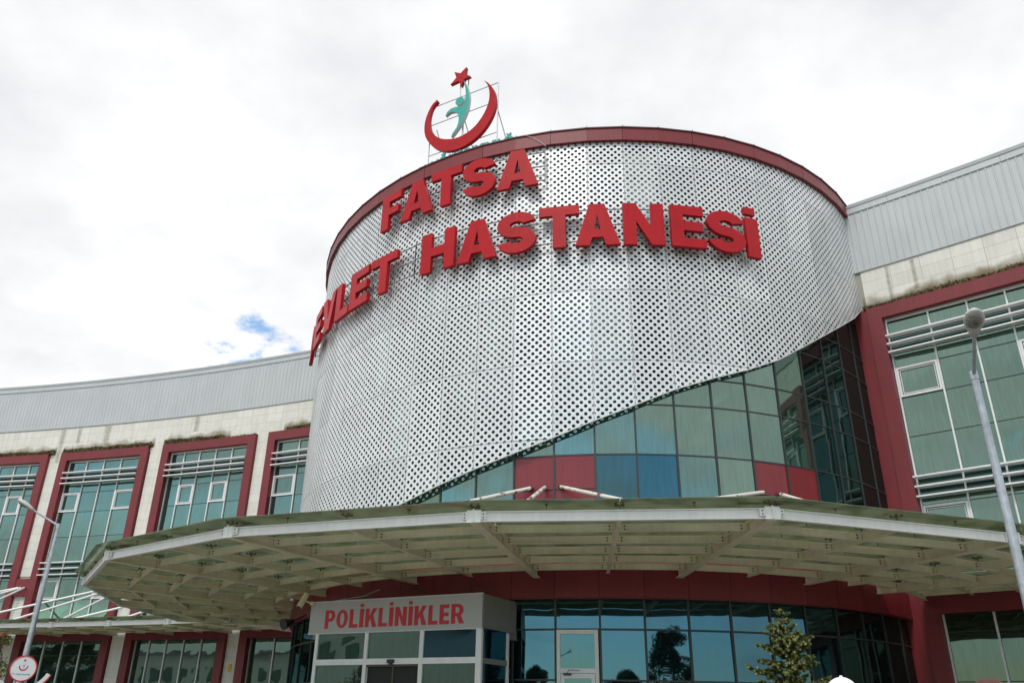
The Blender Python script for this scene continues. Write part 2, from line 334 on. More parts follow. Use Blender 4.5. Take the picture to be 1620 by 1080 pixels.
for k in range(-16, 11):
    P0, P1 = DR(k, RS, 0), DR(k + 1, RS, 0); d = P1 - P0; ch = d.length; d.normalize(); nrm = Vector((d.y, -d.x, 0))
    for r_ in range(7):
        zb, zt = ZT[r_ + 1], ZT[r_]
        e0, e1 = edge(k), edge(k + 1)
        if zt <= min(e0, e1) + .02: continue
        if zb >= max(e0, e1) - .001: me = topm if r_ == 0 else full
        else:
            bm = perf_bm(h=(zt - zb), cut=(e0 - zb, e1 - zb))
            if not bm.faces: bm.free(); continue
            me = to_mesh(bm, 'perforated_panel', alu)
        tl_ = random.uniform(-.006, .006); tz = random.uniform(-.004, .004)
        X = d * (ch / PW) + nrm * tl_ * .3; Y = -nrm; Z = Vector((nrm.x * tz, nrm.y * tz, 1))
        M_ = Matrix((X, Y, Z)).transposed().to_4x4(); M_.translation = Vector((P0.x, P0.y, zb)) + nrm * random.uniform(0, .004)
        link('perforated_panel', me, drum, M_)
# profiles behind every seam
for k in range(-16, 12):
    f = MB(); p = DR(k, RS - .05, 0); q = DR(k, RS - .09, 0); zb = edge(k) - .02
    t_ = (DR(k + .5, RS, 0) - DR(k - .5, RS, 0)).normalized(); nn_ = Vector((t_.y, -t_.x, 0))
    a = Vector((p.x, p.y, zb)) ; f.hexa([a - t_ * .035, a + t_ * .035, a + t_ * .035 - nn_ * .05, a - t_ * .035 - nn_ * .05] + [v + Vector((0, 0, 20.1 - zb)) for v in (a - t_ * .035, a + t_ * .035, a + t_ * .035 - nn_ * .05, a - t_ * .035 - nn_ * .05)])
    f.build('seam_profile', aluf, drum)
for z in ZT[:6]:
    f = MB()
    for k in range(-16, 11):
        if z > max(edge(k), edge(k + 1)) : dbox(f, k + .03, k + .97, RS - .10, RS - .055, z - .03, z + .03)
    f.build('seam_rail', aluf, drum)
# folded lip along the slanting lower edge
f = MB()
for k in range(-16, 11): dbox(f, k, k + 1, RS - .03, RS + .012, edge(k) - .02, edge(k) + .012, edge(k + 1) - .02, edge(k + 1) + .012)
f.build('edge_lip', aluf, drum)
# glass wall
GZ = [4.62 + 1.08, 8.755, 10.334, 11.265, 12.82, 13.76, 15.3, 16.25, 17.8, 18.75, 20.0]
hid = MB()
for k in range(-16, 13):
    for i in range(len(GZ) - 1):
        z0, z1 = GZ[i], GZ[i + 1]
        e = min(edge(max(-16, min(11, k))), edge(max(-16, min(11, k + 1))))
        emx = edge(max(-16, min(11, k + 1)))
        vis = z0 < emx + .2 and k > -7
        dst = MB() if vis else hid
        rk = (random.uniform(-.004, .004), random.uniform(-.004, .004))
        j = .016
        P = [DR(k + j, RG + rk[0] - .02, z0 + .02), DR(k + 1 - j, RG + rk[1] - .02, z0 + .02), DR(k + 1 - j, RG - .05, z0 + .02), DR(k + j, RG - .05, z0 + .02),
             DR(k + j, RG + rk[1] - .02, z1 - .02), DR(k + 1 - j, RG + rk[0] - .02, z1 - .02), DR(k + 1 - j, RG - .05, z1 - .02), DR(k + j, RG - .05, z1 - .02)]
        dst.hexa(P)
        if vis:
            isred = i == 0 and k in (-2, -1, 4, 5)
            if isred: dst.build('infill_panel', redpan, drum, label='red opaque panel in the glass wall')
            else: dst.build('glass_pane', blueg if (i == 0 and k in (0, 1)) else (darkg if k >= 6 else teal), drum)
hid.build('glass_pane', teal, drum, label='teal panes behind the perforated sheets', kind='stuff')
for k in range(-6, 13):
    f = MB(); p = DR(k, RG, 0); t_ = (DR(k + .5, RG, 0) - DR(k - .5, RG, 0)).normalized(); nn_ = Vector((t_.y, -t_.x, 0))
    a = Vector((p.x, p.y, 5.7)) + nn_ * .02; q = [a - t_ * .028, a + t_ * .028, a + t_ * .028 - nn_ * .09, a - t_ * .028 - nn_ * .09]
    f.hexa(q + [v + Vector((0, 0, 14.2)) for v in q]); f.build('mullion', darkm, drum)
for z in GZ[:-1]:
    f = MB()
    for k in range(-16, 13): dbox(f, k + .012, k + .988, RG - .07, RG - .002, z - .022, z + .022)
    f.build('transom', darkm, drum)
f = MB()
for k in (-2, -1, 4, 5): dbox(f, k + .03, k + .97, RG - .03, RG + .004, 7.715, 7.73)
f.build('panel_joint', darkm, drum)
# core, roof
f = MB()
ks = [i * .5 for i in range(-36, 90)]
for i in range(62):
    dbox(f, -18 + i, -17 + i, 11.6, 11.75, 0, 20.4)
f.build('inner_wall', interior, drum)
f = MB(); ring = [DR(-18 + i, 12.2, 20.42) for i in range(62)]; ring2 = [Vector((p.x, p.y, 20.3)) for p in ring]
f.add(ring + ring2, [tuple(range(62)), tuple(range(123, 61, -1))]); f.build('roof', roofm, drum)
# parapet band: two-panel segments
for k in range(-17, 12, 2):
    f = MB()
    for kk in (k, k + 1): dbox(f, kk + (.006 if kk == k else 0), kk + 1 - (.006 if kk == k + 1 else 0), RT - .16, RT, 20.105, 20.62)
    f.build('parapet_panel', red, drum)
    f = MB()
    for kk in (k, k + 1): dbox(f, kk, kk + 1, RT - .22, RT + .04, 20.622, 20.665)
    f.build('parapet_capping', mat('dark_capping', (0.10, 0.045, 0.05), .5) if 'dark_capping' not in MATS else MATS['dark_capping'], drum)
    f = MB()
    for kk in (k + .02, k + 1.02): p = DR(kk, RT + .03, 20.665); f.tube(p, p + Vector((0, 0, .05)), .012, .012, 6)
    f.build('capping_clip', boltm, drum)
# entrance storey
for i, k in enumerate(range(-14, 12)):
    f = MB(); dbox(f, k + .004, k + .996, RG - .1, RG + .12, 4.62, 5.69); f.build('fascia_panel', red, drum)
f = MB()
for k in range(-14, 12): dbox(f, k, k + 1, RG - .45, RG + .10, 4.585, 4.617)
f.build('fascia_soffit', red, drum)
for k in range(-14, 12):
    for z0, z1 in ((3.80, 4.58), (2.50, 3.78), (0.15, 2.48)):
        if k == -1 and z1 < 3.79: continue
        rk = (random.uniform(-.006, .006), random.uniform(-.006, .006)); j = .018; f = MB()
        tt = .018 * (z1 - z0)
        f.hexa([DR(k + j, RG + rk[0] - .06, z0), DR(k + 1 - j, RG + rk[1] - .06, z0), DR(k + 1 - j, RG - .10, z0), DR(k + j, RG - .10, z0),
                DR(k + j, RG + rk[0] - .06 - tt, z1), DR(k + 1 - j, RG + rk[1] - .06 - tt, z1), DR(k + 1 - j, RG - .10, z1), DR(k + j, RG - .10, z1)])
        f.build('entrance_pane', groundg if k < 6 else darkg, drum)
for k in range(-14, 12):
    f = MB(); p = DR(k, RG, 0); t_ = (DR(k + .5, RG, 0) - DR(k - .5, RG, 0)).normalized(); nn_ = Vector((t_.y, -t_.x, 0))
    a = Vector((p.x, p.y, .12)) - nn_ * .02; q = [a - t_ * .03, a + t_ * .03, a + t_ * .03 - nn_ * .09, a - t_ * .03 - nn_ * .09]
    f.hexa(q + [v + Vector((0, 0, 4.46)) for v in q]); f.build('mullion', darkm, drum)
for z in (3.79, 2.49):
    f = MB()
    for k in range(-14, 12):
        if k == -1 and z < 3: continue
        dbox(f, k + .02, k + .98, RG - .10, RG - .035, z - .022, z + .022)
    f.build('transom', darkm, drum)

# white door in the glass front
P0, P1 = DR(-.97, RG + .02, 0), DR(-.05, RG + .02, 0); dd = (P1 - P0); DL = dd.length; dd.normalize(); dn = Vector((dd.y, -dd.x, 0))
def DF(u, v, d): return P0 + dd * u + dn * (d - .02) + Vector((0, 0, v))
def fbox(mb, fr_, u0, u1, v0, v1, d0, d1):
    mb.hexa([fr_(u0, v0, d0), fr_(u1, v0, d0), fr_(u1, v0, d1), fr_(u0, v0, d1), fr_(u0, v1, d0), fr_(u1, v1, d0), fr_(u1, v1, d1), fr_(u0, v1, d1)])
door = root('entrance_door', DR(-.5, RG, .12), 'white framed glazed door with transom light and door closer', 'door')
f = MB(); fbox(f, DF, 0, .10, .14, 3.77, -.05, .03); fbox(f, DF, DL - .10, DL, .14, 3.77, -.05, .03); fbox(f, DF, .10, DL - .10, 3.66, 3.77, -.05, .03); fbox(f, DF, .10, DL - .10, 2.66, 2.78, -.05, .03)
f.build('door_frame', whitef, door)
f = MB(); fbox(f, DF, .10, DL - .10, 2.78, 3.66, -.03, -.01); f.build('transom_pane', groundg, door)
leaf = MB(); fbox(leaf, DF, .11, .21, .16, 2.65, -.03, .025); fbox(leaf, DF, DL - .21, DL - .11, .16, 2.65, -.03, .025); fbox(leaf, DF, .21, DL - .21, 2.53, 2.65, -.03, .025); fbox(leaf, DF, .21, DL - .21, .16, .5, -.03, .025)
lf = leaf.build('door_leaf', whitef, door)
f = MB(); fbox(f, DF, .21, DL - .21, .5, 2.53, -.01, .01); f.build('door_pane', groundg, lf)
f = MB(); fbox(f, DF, .18, .40, 2.60, 2.66, .03, .075); f.beam(DF(.28, 2.66, .06), DF(.34, 2.74, .07), .015, .012); f.beam(DF(.34, 2.74, .07), DF(.62, 2.73, .06), .015, .012); f.build('door_closer', boltm, door)
f = MB(); fbox(f, DF, .10, .125, 2.2, 2.4, .026, .04); f.build('hinge', boltm, door)

# ------------------------------------------------------------------ wings
HID_S = (47.5, 74.6)
ROWS = [15.33, 14.60, 13.92, 13.38, 12.20, 10.74, 9.33, 8.50, 8.30, 7.17, 5.62]
GROWS = [4.95, 4.22, 2.75, 0.35]
tile_me = MB(); tile_me.box(-.530, .530, -.03, 0, 0, .483); tile_me = tile_me.mesh('cladding_tile', cream)
pt_me = MB(); pt_me.box(-.475, .475, -.03, 0, 0, .483); pt_me = pt_me.mesh('cladding_tile', cream)
sid = MB()
# one ribbed sheet 1 m wide: trapezoid ribs on its outer face (local -Y is outward)
prof = []
for i in range(4):
    x = -.5 + i * .25; prof += [(x, 0), (x + .17, 0), (x + .19, -.024), (x + .225, -.024)]
prof += [(.5, 0)]
H0, H1 = 17.54, 20.2
vs = [(x, y, 0) for x, y in prof] + [(x, y, H1 - H0) for x, y in prof] + [(x, .03, 0) for x, y in prof] + [(x, .03, H1 - H0) for x, y in prof]; c = len(prof)
sid.add(vs, [(i, i + 1, c + i + 1, c + i) for i in range(c - 1)] + [(2 * c + i, 2 * c + i + 1, i + 1, i) for i in range(c - 1)] + [(c + i, c + i + 1, 3 * c + i + 1, 3 * c + i) for i in range(c - 1)])
sid = sid.mesh('ribbed_sheet', siding)
def wmat(s, off, z):
    b = s / WR; M_ = Matrix.Rotation(-b, 4, 'Z'); M_.translation = WG(s, off, z); return M_
def wing(name, label, s0, s1, bays, top_tiles):
    W = root(name, WG((s0 + s1) / 2, -4, 0), label, 'building')
    f = MB(); wrib(f, s0, s1, -8, -.25, 0, 20.0, 3); f.build('structural_wall', creamback, W)
    f = MB(); wrib(f, s0, s1, -.25, -.035, 15.33, 17.5, 3); f.build('joint_backing', creamback, W)
    for s in frange(s0 + .5, s1, 1.0): link('ribbed_sheet', sid, W, wmat(s, .02, H0))
    f = MB(); wrib(f, s0, s1, -8.2, .09, 20.45, 20.6, 2); f.build('roof_edge', flash, W)
    k = s0
    while k < s1 - .01:
        f = MB(); wbox(f, k + .004, min(k + 2, s1) - .004, -.03, .065, 20.19, 20.45); f.build('flashing', siding, W); k += 2
    f = MB(); wrib(f, s0, s1, -.03, .045, 17.515, 17.545, 2); f.build('drip_strip', flash, W)
    for r_ in range(4):
        z = 17.515 - .49 * (r_ + 1)
        for s in frange(top_tiles, s1, 1.07):
            if s < s0 + .5: continue
            if z < 15.86 - .45: continue
            inbay = any(a - .1 < s < b + .1 for a, b, *_ in bays)
            link('cladding_tile', tile_me, W, wmat(s, -.03, z + .006))
    for bi, (a, b, cols, vu, vl, oc) in enumerate(bays):
        fr = MB(); jw = .50
        wrib(fr, a, a + jw, -.2, .20, 0.1, 15.85, 2); wrib(fr, b - jw, b, -.2, .20, 0.1, 15.85, 2)
        gt = 4.95 if name.startswith('left') else 4.76
        wrib(fr, a + jw, b - jw, -.2, .198, 15.34, 15.848); wrib(fr, a + jw, b - jw, -.2, .198, gt, 5.60)
        F = fr.build('window_frame', red, W, label=None)
        WP[F] = WP[F]
        # joints of the red cladding
        jj = MB()
        for z in (6.6, 8.1, 9.6, 11.1, 12.6, 14.1):
            for q0, q1 in ((a, a + jw), (b - jw, b)): wbox(jj, q0 + .002, q1 - .002, .19, .2015, z, z + .012)
        for s in frange(a + jw + 1.2, b - jw, 1.25): wbox(jj, s, s + .012, .19, .2005, 15.342, 15.846)
        sub(jj, 'cladding_joint', darkm, F)['kind'] = 'stuff'
        cols = list(cols)
        for i, c0 in enumerate(cols[:-1]):
            c1 = cols[i + 1]
            for j in range(len(ROWS) - 1):
                z1, z0 = ROWS[j], ROWS[j + 1]; p = MB(); rr_ = random.uniform(-.004, .004); r2 = random.uniform(-.004, .004)
                p.hexa([WG(c0 + .03, -.17 + rr_, z0 + .015), WG(c1 - .03, -.17 + r2, z0 + .015), WG(c1 - .03, -.2, z0 + .015), WG(c0 + .03, -.2, z0 + .015), WG(c0 + .03, -.17 + r2, z1 - .015), WG(c1 - .03, -.17 + rr_, z1 - .015), WG(c1 - .03, -.2, z1 - .015), WG(c0 + .03, -.2, z1 - .015)])
                isv = (j == 3 and i in vu) or (j == 8 and i in vl)
                sub(p, 'glass_pane', palepane if (name.startswith('left') and bi == 1 and i == 0 and j == 3) else (shadeg if j in (1, 6) else teal), F)
                if isv:
                    v = MB(); wt = .075
                    for q in ((c0 + .035, c0 + .035 + wt, z0 + .02, z1 - .02), (c1 - .035 - wt, c1 - .035, z0 + .02, z1 - .02), (c0 + .035 + wt, c1 - .035 - wt, z0 + .02, z0 + .02 + wt), (c0 + .035 + wt, c1 - .035 - wt, z1 - .02 - wt, z1 - .02)):
                        wbox(v, q[0], q[1], -.165, -.085, q[2], q[3])
                    for q in ((c0 + .14, c0 + .165, z0 + .13, z1 - .13), (c1 - .165, c1 - .14, z0 + .13, z1 - .13), (c0 + .165, c1 - .165, z0 + .13, z0 + .155), (c0 + .165, c1 - .165, z1 - .155, z1 - .13)):
                        wbox(v, q[0], q[1], -.165, -.11, q[2], q[3])
                    sub(v, 'vent_frame', whitef, F)
            gg = [gt] + GROWS[1:]
            for j in range(3):
                z1, z0 = gg[j], gg[j + 1]; p = MB(); wbox(p, c0 + .03, c1 - .03, -.2, -.165 + random.uniform(-.004, .004), z0 + .012, z1 - .012)
                sub(p, 'glass_pane', teal if name.startswith('left') else darkg, F)
        for c0 in cols:
            p = MB(); wbox(p, c0 - .028, c0 + .028, -.195, -.10, 5.62, 15.33); wbox(p, c0 - .03, c0 + .03, -.195, -.10, .35, gt); sub(p, 'mullion', whitef, F)
        p = MB(); wrib(p, cols[0] - .0, cols[-1], -.193, -.13, 15.27, 15.335); sub(p, 'head_rail', whitef, F)
        for z in [13.38, 12.20, 10.74, 9.33, 8.30, 7.17, GROWS[1], GROWS[2]]:
            p = MB()
            for c0, c1 in zip(cols, cols[1:]): wbox(p, c0 + .03, c1 - .03, -.195, -.155, z - .014, z + .014)
            sub(p, 'transom', darkm, F)
        for z in (14.55, 14.22, 13.89, 9.22, 8.88, 8.54):
            p = MB(); wrib(p, cols[0] - .02, cols[-1] + .02, .0, .29, z - .026, z + .026, 6)
            for c0 in cols: wbox(p, c0 - .012, c0 + .012, -.10, .05, z - .018, z + .018)
            sub(p, 'louver', louverm, F)
    # cream piers between the frames
    edges = []
    for (a, b, *_), (a2, *_2) in zip(bays, bays[1:]): edges.append((b, a2))
    for (b, a2) in edges:
        f = MB(); wbox(f, b + .01, a2 - .01, -.2, -.032, .1, 15.86); f.build('joint_backing', creamback, W)
        z = 17.515 - .49 * 4 - .0
        z = 15.85 - .478
        while z > 0.2:
            if not (7.37 - .3 < z < 8.36): link('cladding_tile', pt_me, W, wmat((b + a2) / 2, -.032, z)) 
            z -= .49
        f = MB(); wbox(f, b + .002, a2 - .002, -.1, .17, 7.40, 8.36); f.build('red_block', red, W)
    return W
def frange(a, b, st):
    o_ = []
    while a < b - 1e-6: o_.append(a); a += st
    return o_
def sub(mb, name, mt, part):
    me = mb.mesh(name, mt); o_ = bpy.data.objects.new(name, me); COL.objects.link(o_); o_.parent = part
    base = part.parent.location + part.matrix_basis.translation
    o_.location = -base; return o_
# door_pane etc. were linked through link(); fix their offsets the same way
for ob in list(lf.children): ob.location = -(lf.parent.location + lf.matrix_basis.translation)
LB = [(21.25, 27.65, [21.8, 22.9, 24.0, 25.1, 26.2, 27.15], (3,), (3,), 0), (28.6, 34.95, [29.1, 30.4, 31.65, 32.9, 34.45], (0, 3), (0, 3), 0),
      (36.0, 42.55, [36.5, 37.42, 38.52, 39.66, 40.8, 42.05], (1, 3), (1, 3), 0), (43.42, 49.9, [43.92, 45.4, 46.7, 48.0, 49.4], (0, 3), (0, 3), 0)]
LB = [(13.9, 20.3, [14.4, 15.7, 16.95, 18.3, 19.8], (0, 3), (0, 3), 0)] + LB
leftw = wing('left_wing_building', 'left wing with grey metal top, cream tiles and tall red window frames', 12.0, 48.0, LB, 12.5)
RB = [(75.1, 83.4, [75.64, 77.1, 78.4, 79.62, 80.95, 82.9], (0, 3), (0, 3), 0), (84.4, 91.6, [84.95, 86.3, 87.6, 88.9, 90.2, 91.1], (1, 3), (1, 3), 0)]
rightw = wing('right_wing_building', 'right wing coming towards the viewer with grey metal top and mossy ledge', 74.6, 93.0, RB, 76.7 - 1.07)
# return wall between drum and right wing corner: dark slate cladding
f = MB(); wbox(f, 74.55, 75.08, -.25, .12, .1, 15.84); f.build('corner_panel', red, rightw)

# ------------------------------------------------------------------ lettering
def glyph_I(w_): return [[(0, 0), (w_, 0), (w_, 1), (0, 1)]]
def arc(cx, cy, rx, ry, a0, a1, n_=12): return [(cx + rx * cos(radians(a0 + (a1 - a0) * i / n_)), cy + ry * sin(radians(a0 + (a1 - a0) * i / n_))) for i in range(n_ + 1)]
SX = .27; SY = .22
def glyph(ch, w_, sx=SX, sy=SY):
    r = w_
    if ch == 'F': return [[(0, 0), (sx, 0), (sx, .40), (r * .88, .40), (r * .88, .40 + sy * .9), (sx, .40 + sy * .9), (sx, 1 - sy), (r, 1 - sy), (r, 1), (0, 1)]]
    if ch == 'E': return [[(0, 0), (r, 0), (r, sy), (sx, sy), (sx, .40), (r * .92, .40), (r * .92, .40 + sy), (sx, .40 + sy), (sx, 1 - sy), (r * .97, 1 - sy), (r * .97, 1), (0, 1)]]
    if ch == 'L': return [[(0, 0), (r, 0), (r, sy), (sx, sy), (sx, 1), (0, 1)]]
    if ch == 'T': c = r / 2; return [[(c - sx / 2, 0), (c + sx / 2, 0), (c + sx / 2, 1 - sy), (r, 1 - sy), (r, 1), (0, 1), (0, 1 - sy), (c - sx / 2, 1 - sy)]]
    if ch == 'H': return [[(0, 0), (sx, 0), (sx, .39), (r - sx, .39), (r - sx, 0), (r, 0), (r, 1), (r - sx, 1), (r - sx, .61), (sx, .61), (sx, 1), (0, 1)]]
    if ch == 'N': return [[(0, 0), (sx, 0), (sx, .56), (r - sx, 0), (r, 0), (r, 1), (r - sx, 1), (r - sx, .44), (sx, 1), (0, 1)]]
    if ch == 'V': c = r / 2; t = sx * 1.08; return [[(c - t * .55, 0), (c + t * .55, 0), (r, 1), (r - t, 1), (c, .30), (t, 1), (0, 1)]]
    if ch == 'A':
        c = r / 2; t = sx * 1.08; a_ = .35
        def lx(y): return (c - t * .55) * y
        return [[(0, 0), (t, 0), (t + (lx(.2)) * .98, .19), (r - t - lx(.2) * .98, .19), (r - t, 0), (r, 0), (c + t * .55, 1), (c - t * .55, 1)],
                [(t + lx(.38) * .98, .38), (r - t - lx(.38) * .98, .38), (c, .74)]]
    if ch == 'I': return [[(0, 0), (r, 0), (r, 1), (0, 1)]]
    if ch == 'D': return [[(0, 0), (r * .45, 0)] + arc(r * .45, .5, r * .55, .5, -90, 90, 14)[1:] + [(0, 1)], [(sx, sy)] + arc(r * .42, .5, r * .58 - sx, .5 - sy, -90, 90, 12) + [(sx, 1 - sy)]]
    if ch == 'O': return [arc(r / 2, .5, r / 2, .5, 0, 360, 28)[:-1], arc(r / 2, .5, r / 2 - sx, .5 - sy * .8, 0, 360, 24)[:-1]]
    if ch == 'P': return [[(0, 0), (sx, 0), (sx, .38), (r * .5, .38)] + arc(r * .55, .69, r * .45, .31, -90, 90, 12) + [(0, 1)], [(sx, .38 + sy * .85)] + arc(r * .52, .69, r * .48 - sx, .31 - sy * .85, -90, 90, 10) + [(sx, 1 - sy * .85)]]
    if ch == 'R': return [[(0, 0), (sx, 0), (sx, .38), (r * .42, .38), (r - sx * 1.12, 0), (r * 1.02, 0), (r * .76, .42)] + arc(r * .52, .69, r * .44, .31, -62, 90, 12) + [(0, 1)], [(sx, .38 + sy * .85)] + arc(r * .50, .69, r * .46 - sx, .31 - sy * .85, -90, 90, 10) + [(sx, 1 - sy * .85)]]
    if ch == 'K':
        t = min(sx * 1.15, (r - sx) * .78); q = r - sx
        return [[(0, 0), (sx, 0), (sx, .30), (sx + q * .20, .43), (r - t, 0), (r * 1.02, 0), (sx + q * .52, .63), (r, 1), (r - t, 1), (sx, .57), (sx, 1), (0, 1)]]
    if ch == 'S':
        t = sx * 1.06; tv = sy * 1.06; rx = r / 2 - t / 2; ry = .25 - tv / 4
        yu = 1 - tv / 2 - ry; yl = tv / 2 + ry; pc = []
        for i in range(21): a = radians(12 + (270 - 12) * i / 20); pc.append((r / 2 + rx * cos(a), yu + ry * sin(a), cos(a), sin(a), 1))
        for i in range(1, 21): a = radians(90 - (270 - 12) * i / 20); pc.append((r / 2 + rx * cos(a), yl + ry * sin(a), cos(a), sin(a), -1))
        L_, R_ = [], []
        for x, y, ca, sa, sg in pc:
            ox, oy = ca * t / 2, sa * tv / 2
            L_.append((x + sg * ox, y + sg * oy)); R_.append((x - sg * ox, y - sg * oy))
        return [L_ + R_[::-1]]
    if ch == '.': return [[(0, 0), (sx, 0), (sx, .2), (0, .2)]]
def letter(ch, width, height, sx=SX, sy=SY):
    """outlines in metres; a dotted capital I gets its dot as an extra shape"""
    w_ = width / height; shapes = []
    if ch == 'İ': shapes.append([[(0, 0), (w_, 0), (w_, 1), (0, 1)]]); shapes.append([[(0, 1.09), (w_ * .86, 1.09), (w_ * .86, 1.27), (0, 1.27)]])
    else: shapes.append(glyph(ch, w_, sx, sy))
    return [[[(x * height, y * height) for x, y in lp] for lp in sh] for sh in shapes]
RL = 12.50
def big_word(root_, spec, z0, h):
    for ch, ka, kb in spec:
        A, B = DR(ka, RL, 0), DR(kb, RL, 0); d = B - A; wd = d.length; d.normalize(); nrm = Vector((d.y, -d.x, 0))
        fr = lambda u, v, dd_, A=A, d=d, nrm=nrm: A + d * u + nrm * dd_ + Vector((0, 0, z0 + v))
        mb = MB()
        mb.use(letter_red)
        for sh in letter(ch, wd, h): prism(mb, sh, fr, .15)
        mb.use(boltm)
        lo, n_ = link('letter', mb.mesh('letter'), root_, label='red letter ' + ch), 0
def rails(root_, k0, k1, zs):
    for z in zs:
        f = MB(); k = k0
        while k < k1 - .01:
            e = min(k + 1, k1); f.beam(DR(k, RL - .06, z), DR(e, RL - .06, z), .035, .035); k = e
        f.build('rail', railm, root_)
    f = MB()
    for k in (k0, k1):
        f.beam(DR(k, RL - .09, zs[0] - .1), DR(k, RL - .09, zs[-1] + .1), .035, .035, upv=Vector((1, 0, 0)))
    k = k0 + .6
    while k < k1:
        for z in zs: f.beam(DR(k, RL - .06, z), DR(k, RS, z), .02, .02)
        k += 1.3
    f.build('rail_bracket', railm, root_)
s1_ = root('sign_word', DR(-3.9, RL, 18.3), 'red channel letters reading FATSA below the roof rim', 'sign')
rails(s1_, -6.5, -1.15, (18.56, 19.15, 19.74))
big_word(s1_, [('F', -6.49, -5.68), ('A', -5.66, -4.47), ('T', -4.55, -3.53), ('S', -3.5, -2.5), ('A', -2.47, -1.3)], 18.30, 1.57)
s2_ = root('sign_word', DR(-8.5, RL, 15.6), 'red letters reading DEVLET wrapping round the left side', 'sign')
rails(s2_, -12.0, -5.1, (15.93, 16.5, 17.12))
big_word(s2_, [('D', -12.35, -11.25), ('E', -11.05, -10.1), ('V', -9.98, -8.80), ('L', -8.72, -7.86), ('E', -7.80, -6.84), ('T', -6.76, -5.63)], 15.58, 1.58)
s3_ = root('sign_word', DR(0, RL, 15.6), 'red letters reading HASTANESİ across the middle of the drum', 'sign')
rails(s3_, -5.1, 4.62, (15.95, 16.55, 17.15))
big_word(s3_, [('H', -4.73, -3.65), ('A', -3.57, -2.42), ('S', -2.42, -1.36), ('T', -1.29, -.24), ('A', -.36, .79), ('N', .87, 1.93), ('E', 2.1, 3.03), ('S', 3.08, 4.18)], 15.66, 1.60)
big_word(s3_, [('İ', 4.22, 4.61)], 15.62, 1.55)

# ------------------------------------------------------------------ rooftop emblem
ea, eb = Vector((-3.43, 26.24, 0)), Vector((-.71, 24.66, 0)); ed = (eb - ea).normalized(); en = Vector((ed.y, -ed.x, 0))
def EF(u, v, d): return ea + ed * u + en * (d + .0) + Vector((0, 0, v))
emb = root('rooftop_emblem', EF(1.57, 20.6, 0), 'ministry emblem on the roof, red crescent and star around turquoise figure', 'sign')
CR = [(0.38, 24.14), (0.17, 24.0), (-0.02, 23.68), (-0.14, 23.28), (-0.16, 22.89), (-0.08, 22.47), (0.14, 22.06), (0.43, 21.71), (0.81, 21.44), (1.18, 21.31), (1.54, 21.27), (1.95, 21.33), (2.34, 21.49), (2.68, 21.76), (2.94, 22.1), (3.1, 22.46), (3.16, 22.87), (3.11, 23.33), (2.97, 23.69), (2.79, 23.97), (2.6, 24.17), (2.77, 23.88), (2.86, 23.56), (2.88, 23.24), (2.82, 22.88), (2.66, 22.52), (2.42, 22.2), (2.12, 21.97), (1.72, 21.84), (1.36, 21.83), (0.99, 21.93), (0.67, 22.09), (0.39, 22.35), (0.18, 22.68), (0.08, 23.02), (0.07, 23.42), (0.16, 23.78), (0.31, 23.97), (0.42, 24.04)]
ST = [(1.74, 25.24), (1.7, 24.91), (1.95, 24.67), (1.67, 24.66), (1.52, 24.33), (1.40, 24.68), (1.0, 24.65), (1.27, 24.9), (1.16, 25.24), (1.46, 25.04)]
FG = [(1.65, 24.57), (1.82, 24.21), (1.92, 23.84), (1.95, 23.49), (1.9, 23.07), (1.76, 22.68), (1.57, 22.38), (1.35, 22.11), (1.18, 21.96), (1.22, 22.11), (1.41, 22.33), (1.49, 22.63), (1.46, 22.91), (1.35, 23.11), (1.19, 23.2), (1.0, 23.21), (0.85, 23.12), (0.89, 23.25), (1.07, 23.38), (1.34, 23.38), (1.6, 23.3), (1.73, 23.41), (1.77, 23.73), (1.75, 24.08), (1.67, 24.45)]
def smooth(lp, sharp=()):
    o_ = []
    n_ = len(lp)
    for i in range(n_):
        p0, p1, p2, p3 = lp[i - 1], lp[i], lp[(i + 1) % n_], lp[(i + 2) % n_]
        o_.append(p1)
        if i in sharp or (i + 1) % n_ in sharp: o_.append(((p1[0] + p2[0]) / 2, (p1[1] + p2[1]) / 2)); continue
        o_.append(((-p0[0] + 9 * p1[0] + 9 * p2[0] - p3[0]) / 16, (-p0[1] + 9 * p1[1] + 9 * p2[1] - p3[1]) / 16))
    return o_
m_ = MB(); m_.use(letter_red); prism(m_, [smooth(CR, (0, 20, 38))], EF, .16); m_.build('crescent', None, emb)
m_ = MB(); m_.use(letter_red); prism(m_, [ST], lambda u, v, d: EF(u, v, d + .02), .14); m_.build('star', None, emb)
m_ = MB(); m_.use(green); prism(m_, [smooth(FG, (0, 8, 16))], lambda u, v, d: EF(u, v, d + .02), .14, side=palem); fg_ = m_.build('figure', None, emb)
m_ = MB(); m_.use(green); prism(m_, [[(1.50 + .19 * cos(a * pi / 12), 23.59 + .20 * sin(a * pi / 12)) for a in range(24)]], lambda u, v, d: EF(u, v, d + .04), .14, side=palem); m_.build('head', None, emb)
for (a, b) in [((0, 20.45), (0, 24.0)), ((3.15, 20.45), (3.15, 23.97)), ((1.57, 20.45), (1.57, 24.0)), ((1.38, 24.0), (1.36, 24.75)), ((1.74, 24.0), (1.75, 24.75))]:
    m_ = MB(); m_.tube(EF(*a, -.04), EF(*b, -.04), .026 if a[0] != 1.57 else .04, None, 6); m_.build('frame_post', galv, emb)
for z in (24.0, 23.1, 21.6):
    m_ = MB(); m_.tube(EF(0, z, -.04), EF(3.15, z - .02, -.04), .02, None, 6); m_.build('frame_bar', galv, emb)
for u in (.3, 1.62, 3.1):
    m_ = MB(); m_.tube(EF(u, 22.8, -.06), EF(u + .25, 20.45, -1.1), .022, None, 6); m_.build('back_stay', galv, emb)

